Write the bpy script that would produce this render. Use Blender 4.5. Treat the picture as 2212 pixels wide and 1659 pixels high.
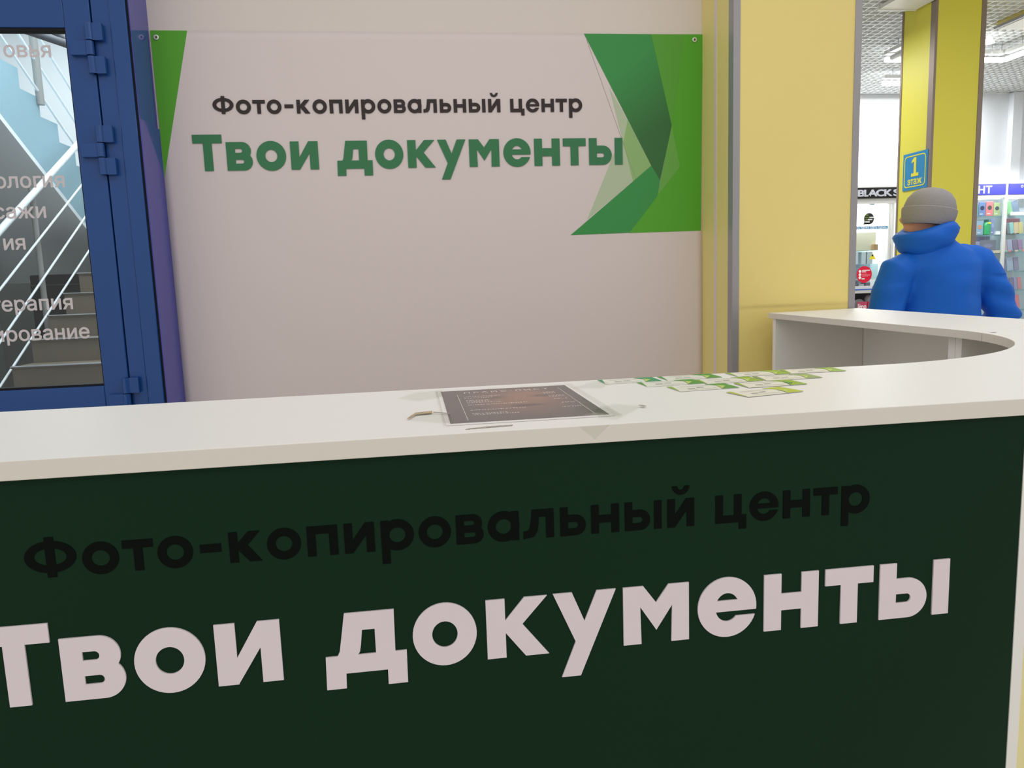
import bpy, bmesh, math, random
from mathutils import Vector, Matrix, noise
from mathutils.geometry import delaunay_2d_cdt
random.seed(7)
sc = bpy.context.scene
for o in list(bpy.data.objects):
    bpy.data.objects.remove(o)
COL = sc.collection
PI = math.pi

# ------------------------------------------------------------------ camera
CZ = 1.335                                   # lens height; heights below given "from the lens" use z()
def z(v):
    return v + CZ
ya, pi_, ro = math.radians(7.4873), math.radians(7.854), math.radians(-2.0307)
f_ = Vector((math.sin(ya)*math.cos(pi_), math.cos(ya)*math.cos(pi_), -math.sin(pi_)))
r_ = Vector((math.cos(ya), -math.sin(ya), 0))
u_ = r_.cross(f_)
r2 = math.cos(ro)*r_ + math.sin(ro)*u_
u2 = -math.sin(ro)*r_ + math.cos(ro)*u_
cd = bpy.data.cameras.new('camera')
cd.lens = 36*1626.6/2212
cd.sensor_width = 36
cd.clip_start = 0.05
cam = bpy.data.objects.new('camera', cd)
M = Matrix((r2, u2, -f_)).transposed().to_4x4()
M.translation = (0, 0, CZ)
cam.matrix_world = M
COL.objects.link(cam)
sc.camera = cam

# ------------------------------------------------------------------ view, world, lamps
sc.view_settings.view_transform = 'Standard'
sc.view_settings.look = 'None'
sc.view_settings.gamma = 1.0
sc.view_settings.use_curve_mapping = False
sc.view_settings.exposure = -0.10
w = bpy.data.worlds.new('hall')
sc.world = w
w.use_nodes = True
w.node_tree.nodes['Background'].inputs[0].default_value = (1.0, 0.985, 0.97, 1)
w.node_tree.nodes['Background'].inputs[1].default_value = 0.74

def area(name, loc, sx, sy, power, color=(1, 1, 1), aim=None):
    l = bpy.data.lights.new(name, 'AREA')
    l.shape = 'RECTANGLE'
    l.size, l.size_y = sx, sy
    l.energy = power
    l.color = color
    o = bpy.data.objects.new(name, l)
    o.location = loc
    if aim is not None:
        o.rotation_euler = (Vector(aim)-Vector(loc)).to_track_quat('-Z', 'Y').to_euler()
    COL.objects.link(o)
    return o
WARM = (1.0, 0.975, 0.95)
# ceiling luminaires of the hall in front of and above the counter, plus an added fill
area('hall_luminaire', (-1.2, -2.2, 3.15), 2.4, 0.5, 24, WARM)
area('hall_luminaire', (1.8, -2.2, 3.15), 2.4, 0.5, 24, WARM)
area('hall_luminaire', (0.3, 1.7, 3.15), 2.6, 0.5, 15, WARM)  # unseen fill, added to brighten the counter's inside and the banner wall
area('hall_luminaire', (3.6, 0.6, 3.15), 2.4, 0.9, 8, WARM)
area('hall_luminaire', (3.1, 3.4, 3.15), 1.2, 1.2, 20, (1, .98, .95))
# far hall luminaires, plus an added lamp for the wall
area('far_luminaire', (2.9, 6.2, 3.10), 1.0, 1.6, 32, (0.98, 0.99, 1.0))
area('far_luminaire', (5.0, 7.80, 3.255), 2.6, 0.25, 90, (0.97, 0.99, 1.0))  # unseen narrow lamp, added to wash the far wall white
area('far_luminaire', (7.8, 6.4, 3.10), 1.2, 1.2, 16, (0.93, 0.97, 1.0))
# stair hall behind the door: unseen area lamps, added to light it
area('stair_luminaire', (-3.0, 7.4, 4.4), 2.2, 2.6, 95, (0.92, 0.975, 1.0))
area('stair_luminaire', (-1.7, 5.0, 4.2), 1.0, 1.4, 60, (0.94, 0.98, 1.0))  # added to brighten the rails of the upper flight

# ------------------------------------------------------------------ helpers
def lin(c):
    c = c/255.0
    return c/12.92 if c <= 0.04045 else ((c+0.055)/1.055)**2.4
def rgb(r, g, b):
    return (lin(r), lin(g), lin(b), 1)

def mat(name, col, rough=0.5, spec=0.5, metal=0.0, noise_amt=0.0, noise_scale=8.0, bump=0.0, bump_scale=60.0,
        emit=None, emit_s=1.0, coat=0.0, coat_rough=0.1, stretch=None, alpha=None):
    m = bpy.data.materials.new(name)
    m.use_nodes = True
    nt = m.node_tree
    p = nt.nodes['Principled BSDF']
    p.inputs['Base Color'].default_value = col
    p.inputs['Roughness'].default_value = rough
    p.inputs['Specular IOR Level'].default_value = spec
    p.inputs['Metallic'].default_value = metal
    p.inputs['Coat Weight'].default_value = coat
    p.inputs['Coat Roughness'].default_value = coat_rough
    if alpha is not None:
        p.inputs['Alpha'].default_value = alpha
    tc = nt.nodes.new('ShaderNodeTexCoord')
    vec = tc.outputs['Object']
    if stretch:
        mp = nt.nodes.new('ShaderNodeMapping')
        mp.inputs['Scale'].default_value = stretch
        nt.links.new(vec, mp.inputs['Vector'])
        vec = mp.outputs['Vector']
    if noise_amt:
        n = nt.nodes.new('ShaderNodeTexNoise')
        n.inputs['Scale'].default_value = noise_scale
        n.inputs['Detail'].default_value = 6
        nt.links.new(vec, n.inputs['Vector'])
        mx = nt.nodes.new('ShaderNodeMix')
        mx.data_type = 'RGBA'
        mx.inputs['A'].default_value = tuple(c*(1-noise_amt) for c in col[:3]) + (1,)
        mx.inputs['B'].default_value = tuple(min(1, c*(1+noise_amt)) for c in col[:3]) + (1,)
        nt.links.new(n.outputs['Fac'], mx.inputs['Factor'])
        nt.links.new(mx.outputs['Result'], p.inputs['Base Color'])
    if bump:
        n2 = nt.nodes.new('ShaderNodeTexNoise')
        n2.inputs['Scale'].default_value = bump_scale
        n2.inputs['Detail'].default_value = 4
        nt.links.new(vec, n2.inputs['Vector'])
        b = nt.nodes.new('ShaderNodeBump')
        b.inputs['Strength'].default_value = bump
        b.inputs['Distance'].default_value = 0.01
        nt.links.new(n2.outputs['Fac'], b.inputs['Height'])
        nt.links.new(b.outputs['Normal'], p.inputs['Normal'])
    if emit:
        p.inputs['Emission Color'].default_value = emit
        p.inputs['Emission Strength'].default_value = emit_s
    return m

def glass_mat(name, tint, refl=0.08, rough=0.02):
    m = bpy.data.materials.new(name)
    m.use_nodes = True
    nt = m.node_tree
    nt.nodes.clear()
    out = nt.nodes.new('ShaderNodeOutputMaterial')
    t = nt.nodes.new('ShaderNodeBsdfTransparent')
    t.inputs[0].default_value = tint
    g = nt.nodes.new('ShaderNodeBsdfGlossy')
    g.inputs['Roughness'].default_value = rough
    mx = nt.nodes.new('ShaderNodeMixShader')
    mx.inputs[0].default_value = refl
    nt.links.new(t.outputs[0], mx.inputs[1])
    nt.links.new(g.outputs[0], mx.inputs[2])
    nt.links.new(mx.outputs[0], out.inputs[0])
    return m

class MB:
    """collects shapes into one bmesh and links them as ONE mesh object"""
    def __init__(s):
        s.bm = bmesh.new()
    def box(s, x0, x1, y0, y1, z0, z1, mi=0):
        v = [s.bm.verts.new(p) for p in ((x0, y0, z0), (x1, y0, z0), (x1, y1, z0), (x0, y1, z0),
                                         (x0, y0, z1), (x1, y0, z1), (x1, y1, z1), (x0, y1, z1))]
        for q in ((3, 2, 1, 0), (4, 5, 6, 7), (0, 1, 5, 4), (1, 2, 6, 5), (2, 3, 7, 6), (3, 0, 4, 7)):
            s.bm.faces.new([v[i] for i in q]).material_index = mi
        return s
    def prism(s, pts, d, mi=0):
        """closed planar polygon pts (3-D) extruded by vector d"""
        d = Vector(d)
        a = [s.bm.verts.new(p) for p in pts]
        b = [s.bm.verts.new(Vector(p)+d) for p in pts]
        fs = [s.bm.faces.new(a), s.bm.faces.new(list(reversed(b)))]
        n = len(pts)
        for i in range(n):
            fs.append(s.bm.faces.new((a[i], b[i], b[(i+1) % n], a[(i+1) % n])))
        for f in fs:
            f.material_index = mi
        return s
    def strip(s, A, B, d, closed=False, mi=0):
        """ribbon between paths A and B, extruded by d"""
        n = len(A)
        rng = range(n if closed else n-1)
        d = Vector(d)
        V = [[s.bm.verts.new(Vector(p)+k*d) for p in P] for P in (A, B) for k in (0, 1)]
        a0, a1, b0, b1 = V
        for i in rng:
            j = (i+1) % n
            for q in ((a0[i], a0[j], b0[j], b0[i]), (a1[j], a1[i], b1[i], b1[j]),
                      (a0[j], a0[i], a1[i], a1[j]), (b0[i], b0[j], b1[j], b1[i])):
                s.bm.faces.new(q).material_index = mi
        if not closed:
            s.bm.faces.new((a0[0], b0[0], b1[0], a1[0]))
            s.bm.faces.new((a0[-1], a1[-1], b1[-1], b0[-1]))
        return s
    def tube(s, pts, r, n=10, cap=True):
        pts = [Vector(p) for p in pts]
        rs = r if isinstance(r, (list, tuple)) else [r]*len(pts)
        rings = []
        a = None
        for i, p in enumerate(pts):
            t = (pts[min(i+1, len(pts)-1)]-pts[max(i-1, 0)]).normalized()
            if a is None:
                a = t.cross(Vector((0, 0, 1)) if abs(t.z) < 0.9 else Vector((1, 0, 0))).normalized()
            else:
                a = (a-t*a.dot(t)).normalized()
            b = t.cross(a)
            rings.append([s.bm.verts.new(p+rs[i]*(math.cos(2*PI*k/n)*a+math.sin(2*PI*k/n)*b)) for k in range(n)])
        for i in range(len(rings)-1):
            for k in range(n):
                s.bm.faces.new((rings[i][k], rings[i][(k+1) % n], rings[i+1][(k+1) % n], rings[i+1][k])).smooth = True
        if cap:
            s.bm.faces.new(rings[0])
            s.bm.faces.new(list(reversed(rings[-1])))
        return s
    def union(s, faces2d, tf, d, contours=(), bold=0.0):
        """union of overlapping 2-D faces as one clean plate: tf maps (a, b) to 3-D, extruded by d"""
        V, E, F, key = [], [], [], {}
        faces2d = list(faces2d)
        rings = []
        if bold:
            for c in contours:                       # thicken the outline: a quad along every edge, an octagon at every corner
                for q in range(len(c)):
                    (ax, ay), (bx, by) = c[q-1], c[q]
                    l = math.hypot(bx-ax, by-ay)
                    if l < 1e-9:
                        continue
                    nx, ny = -(by-ay)/l*bold, (bx-ax)/l*bold
                    faces2d.append([(ax+nx, ay+ny), (ax-nx, ay-ny), (bx-nx, by-ny), (bx+nx, by+ny)])
                    faces2d.append([(bx+bold*math.cos(PI/4*k+.39), by+bold*math.sin(PI/4*k+.39)) for k in range(8)])
        for ci, f in enumerate(list(contours)+faces2d):
            ids = []
            for p in f:
                k = (round(p[0]*1e6), round(p[1]*1e6))
                if k not in key:
                    key[k] = len(V)
                    V.append(Vector((p[0]*100, p[1]*100)))
                if not ids or ids[-1] != key[k]:
                    ids.append(key[k])
            if len(ids) > 1 and ids[0] == ids[-1]:
                ids.pop()
            if len(ids) < 3:
                continue
            (rings if ci < len(contours) else F).append([V[q] for q in ids])
            E += [(ids[q], ids[(q+1) % len(ids)]) for q in range(len(ids))]
        ov, oe, of, _, _, _ = delaunay_2d_cdt(V, E, [], 0, 1e-5)
        B_ = [(min(p.x for p in f), max(p.x for p in f), min(p.y for p in f), max(p.y for p in f)) for f in F]
        def covered(x, y):
            wn = 0
            for f in rings:
                for q in range(len(f)):
                    p, r = f[q-1], f[q]
                    if (p.y > y) != (r.y > y) and x < (r.x-p.x)*(y-p.y)/(r.y-p.y)+p.x:
                        wn += 1 if r.y > p.y else -1
            if wn != 0:
                return True
            for f, b in zip(F, B_):
                if x < b[0] or x > b[1] or y < b[2] or y > b[3]:
                    continue
                ins = False
                for q in range(len(f)):
                    p, r = f[q-1], f[q]
                    if (p.y > y) != (r.y > y) and x < (r.x-p.x)*(y-p.y)/(r.y-p.y)+p.x:
                        ins = not ins
                if ins:
                    return True
            return False
        tris = [t for t in of if covered(sum(ov[q].x for q in t)/3, sum(ov[q].y for q in t)/3)]
        d = Vector(d)
        A = [s.bm.verts.new(tf(p.x/100, p.y/100)) for p in ov]
        B = [s.bm.verts.new(Vector(tf(p.x/100, p.y/100))+d) for p in ov]
        cnt = {}
        for t in tris:
            for i in range(len(t)):
                e = (t[i], t[(i+1) % len(t)])
                cnt.setdefault((min(e), max(e)), []).append(e)
        for t in tris:
            s.bm.faces.new([A[i] for i in t])
            s.bm.faces.new([B[i] for i in reversed(t)])
        for es in cnt.values():
            if len(es) == 1:
                i, j = es[0]
                s.bm.faces.new((A[j], A[i], B[i], B[j]))
        bmesh.ops.delete(s.bm, geom=[v for v in s.bm.verts if not v.link_faces], context='VERTS')
        return s
    def loft(s, rings, cap=True):
        R = [[s.bm.verts.new(p) for p in ring] for ring in rings]
        n = len(R[0])
        for i in range(len(R)-1):
            for k in range(n):
                s.bm.faces.new((R[i][k], R[i][(k+1) % n], R[i+1][(k+1) % n], R[i+1][k])).smooth = True
        if cap:
            s.bm.faces.new(R[0])
            s.bm.faces.new(list(reversed(R[-1])))
        return s
    def lathe(s, prof, c=(0, 0, 0), n=20):
        c = Vector(c)
        return s.loft([[c+Vector((r*math.cos(2*PI*k/n), r*math.sin(2*PI*k/n), h)) for k in range(n)] for r, h in prof])
    def ball(s, c, rx, ry, rz, n=16, m=10):
        c = Vector(c)
        R = []
        for i in range(m+1):
            a = -PI/2+PI*(i+0.02 if i == 0 else (i-0.02 if i == m else i))/m
            R.append([c+Vector((rx*math.cos(a)*math.cos(2*PI*k/n), ry*math.cos(a)*math.sin(2*PI*k/n), rz*math.sin(a))) for k in range(n)])
        return s.loft(R)
    def bevel(s, w, seg=1, ang=30):
        bmesh.ops.recalc_face_normals(s.bm, faces=s.bm.faces)
        es = [e for e in s.bm.edges if len(e.link_faces) == 2 and e.calc_face_angle(0) > math.radians(ang)]
        bmesh.ops.bevel(s.bm, geom=es, offset=w, segments=seg, affect='EDGES', profile=0.5)
        return s
    def build(s, name, mats, parent=None, loc=None):
        bmesh.ops.recalc_face_normals(s.bm, faces=s.bm.faces)
        for e in s.bm.edges:
            if len(e.link_faces) == 2 and e.calc_face_angle(0) > 0.75:
                e.smooth = False
        me = bpy.data.meshes.new(name)
        if not isinstance(mats, (list, tuple)):
            mats = [mats]
        for m in mats:
            me.materials.append(m)
        if loc is not None:
            bmesh.ops.translate(s.bm, verts=s.bm.verts, vec=-Vector(loc))
        s.bm.to_mesh(me)
        s.bm.free()
        o = bpy.data.objects.new(name, me)
        COL.objects.link(o)
        if loc is not None:
            o.location = loc
        if parent is not None:
            o.parent = parent
            par = Vector(parent.location)
            p2 = parent.parent
            while p2 is not None:
                par += p2.location
                p2 = p2.parent
            o.location = Vector(o.location)-par
        return o

def tag(o, label=None, cat=None, group=None, kind=None):
    if label: o['label'] = label
    if cat: o['category'] = cat
    if group: o['group'] = group
    if kind: o['kind'] = kind
    return o
def thing(name, label, cat, loc=(0, 0, 0), group=None):
    o = bpy.data.objects.new(name, None)
    o.empty_display_size = 0.05
    o.location = loc
    COL.objects.link(o)
    return tag(o, label, cat, group)
def struct(o):
    o['kind'] = 'structure'
    return o
def BX(name, m, x0, x1, y0, y1, z0, z1, parent=None, bev=0.0, seg=1):
    b = MB().box(x0, x1, y0, y1, z0, z1)
    if bev:
        b.bevel(bev, seg)
    return b.build(name, m, parent)

def world_of(parent):
    p = Vector((0, 0, 0))
    while parent is not None:
        p += parent.location
        parent = parent.parent
    return p
def flat_text(body, size, bold=0.0, spacing=1.0):
    """closed outline contours of a word"""
    c = bpy.data.curves.new('text', 'FONT')
    c.body = body
    c.size = size
    c.space_character = spacing
    t = bpy.data.objects.new('text', c)
    COL.objects.link(t)
    dg = bpy.context.evaluated_depsgraph_get()
    cu = t.evaluated_get(dg).to_curve(dg)
    out = []
    for sp in cu.splines:
        bp = sp.bezier_points
        P = []
        for k in range(len(bp)):
            a, b = bp[k], bp[(k+1) % len(bp)]
            chord = (b.co-a.co).length
            bend = ((a.handle_right-a.co).cross(b.co-a.co)).length+((b.handle_left-a.co).cross(b.co-a.co)).length
            n = 1 if bend < 1e-4*size*max(chord, 1e-9) else 4
            for q in range(n):
                u = q/n
                p = a.co*(1-u)**3+a.handle_right*3*u*(1-u)**2+b.handle_left*3*u*u*(1-u)+b.co*u**3
                P.append((p.x, p.y))
        if len(P) > 2:
            out.append(P)
    t.to_curve_clear()
    bpy.data.objects.remove(t)
    bpy.data.curves.remove(c)
    return out
def ext(faces):
    xs = [p[0] for f in faces for p in f]
    return (min(xs), max(xs)) if xs else (0, 0)
FRONT = Matrix.Rotation(PI/2, 4, 'X')
def lettering(name, body, m, size, parent, loc, bold=0.0, depth=0.0005, xscale=1.0, align='LEFT', spacing=1.0, rot=FRONT, xmax=None, single=False):
    """writing set letter by letter: every letter a part of its own (single=True: one joined part for tiny print)"""
    full = flat_text(body, size, bold, spacing)
    lo_, hi_ = ext(full)
    sh = 0.0
    if align == 'CENTER': sh = -(lo_+hi_)/2
    if align == 'RIGHT': sh = -hi_
    out = []
    items = [(body, 0.0)] if single else []
    if not single:
        for i, ch in enumerate(body):
            if ch == ' ':
                continue
            f1 = flat_text(ch, size, bold, spacing)
            items.append((ch, ext(flat_text(body[:i+1], size, bold, spacing))[1]-ext(f1)[1]))
    T = Matrix.Translation(loc) @ rot
    for ch, off in items:
        mb = MB()
        dn = (rot @ Vector((0, 0, 1))).normalized()
        mb.union([], lambda a, b, off=off: T @ Vector(((a+off+sh)*xscale, b, 0)), dn*depth, flat_text(ch, size, bold, spacing), bold)
        o = mb.build(name, m, parent)
        if single and len(body) > 1:
            o['kind'] = 'stuff'
        out.append(o)
    return out

def remeshed(name, mb, m, voxel, smooth_it, parent=None):
    """fuse overlapping lofts into one continuous skin"""
    bmesh.ops.recalc_face_normals(mb.bm, faces=mb.bm.faces)
    me = bpy.data.meshes.new(name)
    mb.bm.to_mesh(me)
    mb.bm.free()
    t = bpy.data.objects.new(name, me)
    COL.objects.link(t)
    md = t.modifiers.new('r', 'REMESH')
    md.mode = 'VOXEL'
    md.voxel_size = voxel
    md.use_smooth_shade = True
    s = t.modifiers.new('s', 'SMOOTH')
    s.factor = 0.5
    s.iterations = smooth_it
    dg = bpy.context.evaluated_depsgraph_get()
    out = bpy.data.meshes.new_from_object(t.evaluated_get(dg))
    bpy.data.objects.remove(t)
    out.name = name
    out.materials.clear()
    out.materials.append(m)
    for p in out.polygons:
        p.use_smooth = True
    o = bpy.data.objects.new(name, out)
    COL.objects.link(o)
    if parent is not None:
        o.parent = parent
    return o

# ------------------------------------------------------------------ materials
M_ = {}
M_['wall'] = mat('wall_paint', rgb(226, 215, 207), 0.75, 0.3, bump=0.05, bump_scale=120)
M_['wall_white'] = mat('white_wall', rgb(240, 243, 246), 0.7, 0.3)
M_['wall_cool'] = mat('pale_wall', rgb(226, 230, 234), 0.6, 0.3)
M_['ceiling'] = mat('ceiling_paint', rgb(225, 225, 222), 0.8, 0.2)
M_['plenum'] = mat('plenum_dark', rgb(104, 110, 110), 0.9, 0.1, noise_amt=0.3, noise_scale=3)
M_['lattice'] = mat('lattice_white', rgb(238, 240, 240), 0.4, 0.4)
M_['banner'] = mat('banner_vinyl', rgb(224, 211, 208), 0.42, 0.3, bump=0.10, bump_scale=2.2)
M_['laminate'] = mat('white_laminate', rgb(229, 227, 222), 0.42, 0.25, bump=0.015, bump_scale=500)
M_['edgeband'] = mat('edge_band', rgb(226, 219, 209), 0.35, 0.35)
M_['panel_white'] = mat('white_board', rgb(238, 236, 230), 0.45, 0.3)
M_['green_dark'] = mat('dark_green_film', (0.0046, 0.0262, 0.0105, 1), 0.40, 0.10, noise_amt=0.12, noise_scale=2.2)
M_['black_film'] = mat('black_lettering', (0.0022, 0.0042, 0.0026, 1), 0.45, 0.06)
M_['letter_white'] = mat('white_lettering', rgb(228, 216, 220), 0.4, 0.3, noise_amt=0.02, noise_scale=30)
M_['letter_brown'] = mat('dark_brown_print', rgb(54, 45, 44), 0.5, 0.25)
M_['letter_green'] = mat('green_print', rgb(62, 125, 84), 0.5, 0.25)
G = {'g1': rgb(90, 170, 50), 'g2': rgb(64, 150, 78), 'g3': rgb(62, 132, 68), 'g4': rgb(92, 164, 58), 'g5': rgb(150, 188, 122), 'g6': rgb(186, 200, 168), 'g7': rgb(108, 172, 78)}
G['hair'] = rgb(150, 146, 136)
for k, c in G.items():
    M_[k] = mat('print_'+k, c, 0.45, 0.25)
def print_gradient(m, c2, ax, lo, hi):
    """printed colour gradient along a world axis"""
    nt = m.node_tree
    p = nt.nodes['Principled BSDF']
    tc = nt.nodes.new('ShaderNodeTexCoord')
    dp = nt.nodes.new('ShaderNodeVectorMath'); dp.operation = 'DOT_PRODUCT'
    dp.inputs[1].default_value = ax
    nt.links.new(tc.outputs['Object'], dp.inputs[0])
    mr = nt.nodes.new('ShaderNodeMapRange')
    mr.inputs[1].default_value = lo; mr.inputs[2].default_value = hi
    nt.links.new(dp.outputs['Value'], mr.inputs[0])
    mx = nt.nodes.new('ShaderNodeMix'); mx.data_type = 'RGBA'
    mx.inputs['A'].default_value = p.inputs['Base Color'].default_value
    mx.inputs['B'].default_value = c2
    nt.links.new(mr.outputs[0], mx.inputs['Factor'])
    nt.links.new(mx.outputs['Result'], p.inputs['Base Color'])
M_['g2deep'] = mat('print_g2deep', G['g2'], 0.45, 0.25)
print_gradient(M_['g2deep'], rgb(60, 112, 62), (0.55, 0, -0.83), -1.32, -1.02)
M_['blue'] = mat('blue_powder_coat', rgb(24, 72, 138), 0.30, 0.35, coat=0.25, coat_rough=0.08, bump=0.02, bump_scale=300)
M_['blue_gloss'] = mat('blue_gloss_film', rgb(62, 66, 164), 0.12, 0.35, coat=0.15, coat_rough=0.03)
M_['black'] = mat('black_rubber', (0.008, 0.007, 0.010, 1), 0.6, 0.2)
M_['yellow'] = mat('yellow_panel', rgb(236, 220, 140), 0.45, 0.30, noise_amt=0.03, noise_scale=2)
M_['yellow2'] = mat('lemon_panel', rgb(232, 224, 84), 0.38, 0.4, noise_amt=0.02, noise_scale=2)
M_['grey_trim'] = mat('grey_corner_trim', rgb(158, 156, 158), 0.35, 0.5, metal=0.3)
M_['pale_trim'] = mat('pale_strip', rgb(226, 212, 204), 0.5, 0.3)
M_['glass'] = glass_mat('pane_glass', (0.95, 0.98, 0.98, 1), 0.03)
M_['glass_shelf'] = glass_mat('shelf_glass', (0.80, 0.93, 0.94, 1), 0.10)
M_['clear'] = glass_mat('clear_plastic', (0.990, 0.990, 0.985, 1), 0.05, 0.12)
M_['steel'] = mat('steel', rgb(214, 218, 222), 0.25, 0.5, metal=0.55)
M_['paint_white'] = mat('white_tube_paint', rgb(240, 246, 250), 0.35, 0.5)
M_['frame_white'] = mat('white_frame', rgb(214, 215, 211), 0.35, 0.4)
M_['stone'] = mat('stair_stone', rgb(122, 112, 96), 0.55, 0.3, noise_amt=0.12, noise_scale=6)
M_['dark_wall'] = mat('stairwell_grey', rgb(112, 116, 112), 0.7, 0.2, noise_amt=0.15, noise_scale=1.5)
M_['floor'] = mat('floor_tile', rgb(204, 198, 188), 0.35, 0.4, noise_amt=0.06, noise_scale=5)

# ------------------------------------------------------------------ glyphs of the shop lettering
def el(cx, cz, rx, rz, a0, a1, n):
    return [(cx+rx*math.cos(a0+(a1-a0)*i/n), cz+rz*math.sin(a0+(a1-a0)*i/n)) for i in range(n+1)]
def dpath(xs, xr, z0, z1, n=14, rmax=None):
    R = (z1-z0)/2
    if rmax is not None:
        R = min(R, rmax)
    p = [(xs, z1)]
    p += el(xr-R, z1-R, R, R, PI/2, 0, n)
    p += el(xr-R, z0+R, R, R, 0, -PI/2, n)
    p += [(xs, z0)]
    return p
def glyph(ch, x0, x1, xh, t, th, heavy):
    """list of ('poly', pts) / ('strip', A, B, closed) in a plane, baseline 0, x-height xh"""
    P = []
    rect = lambda a, b, c, d: P.append(('poly', [(a, b), (c, b), (c, d), (a, d)]))
    w = x1-x0
    os_ = 0.026*xh
    def ring(cx, cz, rx, rz, tx, tz, a0=0, a1=2*PI, n=48):
        P.append(('strip', el(cx, cz, rx, rz, a0, a1, n), el(cx, cz, rx-tx, rz-tz, a0, a1, n), False))
    def bowl(xs, xr, z0, z1, tt, tl):
        P.append(('strip', dpath(xs, xr, z0, z1), dpath(xs, xr-tl, z0+tt, z1-tt), False))
    if ch == 'о':
        ring(x0+w/2, xh/2, w/2, xh/2+os_, t, t)
    elif ch == 'Ф':
        cz = xh*0.655
        ring(x0+w/2, cz, w/2, xh*0.51, t*1.03, t*0.86)
        rect(x0+w/2-t/2, 0, x0+w/2+t/2, xh*1.29)
    elif ch == 'т':
        c = (x0+x1)/2
        rect(x0, xh-th, x1, xh); rect(c-t/2, 0, c+t/2, xh-th*0.5)
    elif ch == 'Т':
        c = (x0+x1)/2
        H = xh*1.265
        rect(x0, H-th*1.02, x1, H); rect(c-t/2, 0, c+t/2, H-th*0.5)
    elif ch == '-':
        rect(x0, xh*0.40, x1, xh*0.67)
    elif ch in 'ий':
        rect(x0, 0, x0+t, xh); rect(x1-t, 0, x1, xh)
        P.append(('poly', [(x0+t*0.98, 0.0), (x1-t*0.98, xh*0.585), (x1-t*0.98, xh), (x1-t*1.08, xh), (x0+t*0.98, xh*0.425)]))
        if ch == 'й':
            c = (x0+x1)/2
            R = 0.0113/0.0363*xh
            A = el(c, xh*1.45, R, R*1.0, PI, 2*PI, 16)
            B = el(c, xh*1.45, R*0.40, R*0.45, PI, 2*PI, 16)
            P.append(('strip', A, B, False))
    elif ch == 'п':
        rect(x0, 0, x0+t, xh); rect(x1-t, 0, x1, xh); rect(x0+t*0.5, xh-th, x1-t*0.5, xh)
    elif ch == 'н':
        rect(x0, 0, x0+t, xh); rect(x1-t, 0, x1, xh); rect(x0+t*0.5, xh/2-th/2, x1-t*0.5, xh/2+th/2)
    elif ch == 'к':
        s_ = x0+t
        k = (x1-x0)/0.0771
        rect(x0, 0, s_, xh)
        P.append(('poly', [(s_*1.0-0.0005, xh*0.43), (s_-0.0005, xh*0.625), (x1-0.0300*k*0.98, xh), (x1-0.0007*k, xh), (x1-0.0325*k, xh*0.55), (x1, 0), (x1-0.0292*k, 0)]))
    elif ch == 'р':
        rect(x0, -xh*0.455, x0+t, xh)
        ring(x1-0.0194/0.0363*xh, xh/2, 0.0194/0.0363*xh, xh/2+os_, t, t)
    elif ch == 'а':
        ring(x0+0.0194/0.0363*xh, xh/2, 0.0194/0.0363*xh, xh/2+os_, t, t)
        rect(x1-t, 0, x1, xh)
    elif ch == 'в':
        rect(x0, 0, x0+t, xh)
        bowl(x0+t*0.5, x1-w*0.045, xh*0.385, xh, th*0.80, t*0.98)
        bowl(x0+t*0.5, x1, 0, xh*0.625, th*0.83, t*0.98)
    elif ch in 'ьы':
        xb = x1 if ch == 'ь' else x0+(0.0676/0.1*w if heavy else 0.0324/0.0473*w)
        rect(x0, 0, x0+t, xh)
        bowl(x0+t*0.5, xb, 0, xh*0.72, th*0.95, t*0.98)
        if ch == 'ы':
            rect(x1-t, 0, x1, xh)
    elif ch == 'л':
        rect(x1-t, 0, x1, xh); rect(x0+w*0.33, xh-th, x1-t*0.5, xh)
        A = [(x0+w*0.29, xh), (x0+w*0.275, xh*0.8), (x0+w*0.245, xh*0.55), (x0+w*0.205, xh*0.36), (x0+w*0.14, xh*0.275), (x0, xh*0.262)]
        B = [(x0+w*0.29+t, xh*0.99), (x0+w*0.275+t*0.95, xh*0.8), (x0+w*0.25+t*0.98, xh*0.5), (x0+w*0.215+t*0.95, xh*0.24), (x0+w*0.16+t*0.70, xh*0.06), (x0, 0)]
        P.append(('strip', A, B, False))
    elif ch == 'ц':
        xs = x0+0.0342/0.0407*w
        rect(x0, 0, x0+t, xh); rect(xs-t, 0, xs, xh); rect(x0+t*0.5, 0, x1, th)
        rect(x1-t, -xh*0.245, x1, th*0.5)
    elif ch == 'е':
        cx, cz, rx, rz = x0+w/2, xh/2, w/2, xh/2+os_
        zb, zc, zo = (xh*0.425, xh*0.62, xh*0.335) if heavy else (xh*0.43, xh*0.60, xh*0.335)
        irx, irz = rx-t, rz-t*0.9
        an = lambda zz, r: math.asin(max(-1, min(1, (zz-cz)/r)))
        A = el(cx, cz, rx, rz, an(zb, rz), 2*PI+an(zo, rz), 48)
        B = el(cx, cz, irx, irz, an(zb, irz), 2*PI+an(zo, irz), 48)
        P.append(('strip', A, B, False))
        rect(cx-irx*1.1, zb, x1-w*0.02, zc)
    elif ch == 'д':
        m = lambda px, pz: (x0+(px+0.1230)/(0.0974)*w, (pz+0.4625)/0.0757*xh)
        P.append(('strip', [m(-.0385, -.3869), m(-.0973, -.3869), m(-.1027, -.4200), m(-.1052, -.4345), m(-.1082, -.4402)],
                  [m(-.0624, -.4092), m(-.0773, -.4092), m(-.0797, -.4280), m(-.0812, -.4360), m(-.0840, -.4403)], False))
        P.append(('poly', [m(-.0385, -.3869), m(-.0624, -.4092), m(-.0624, -.4440), m(-.0393, -.4440)]))
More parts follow.
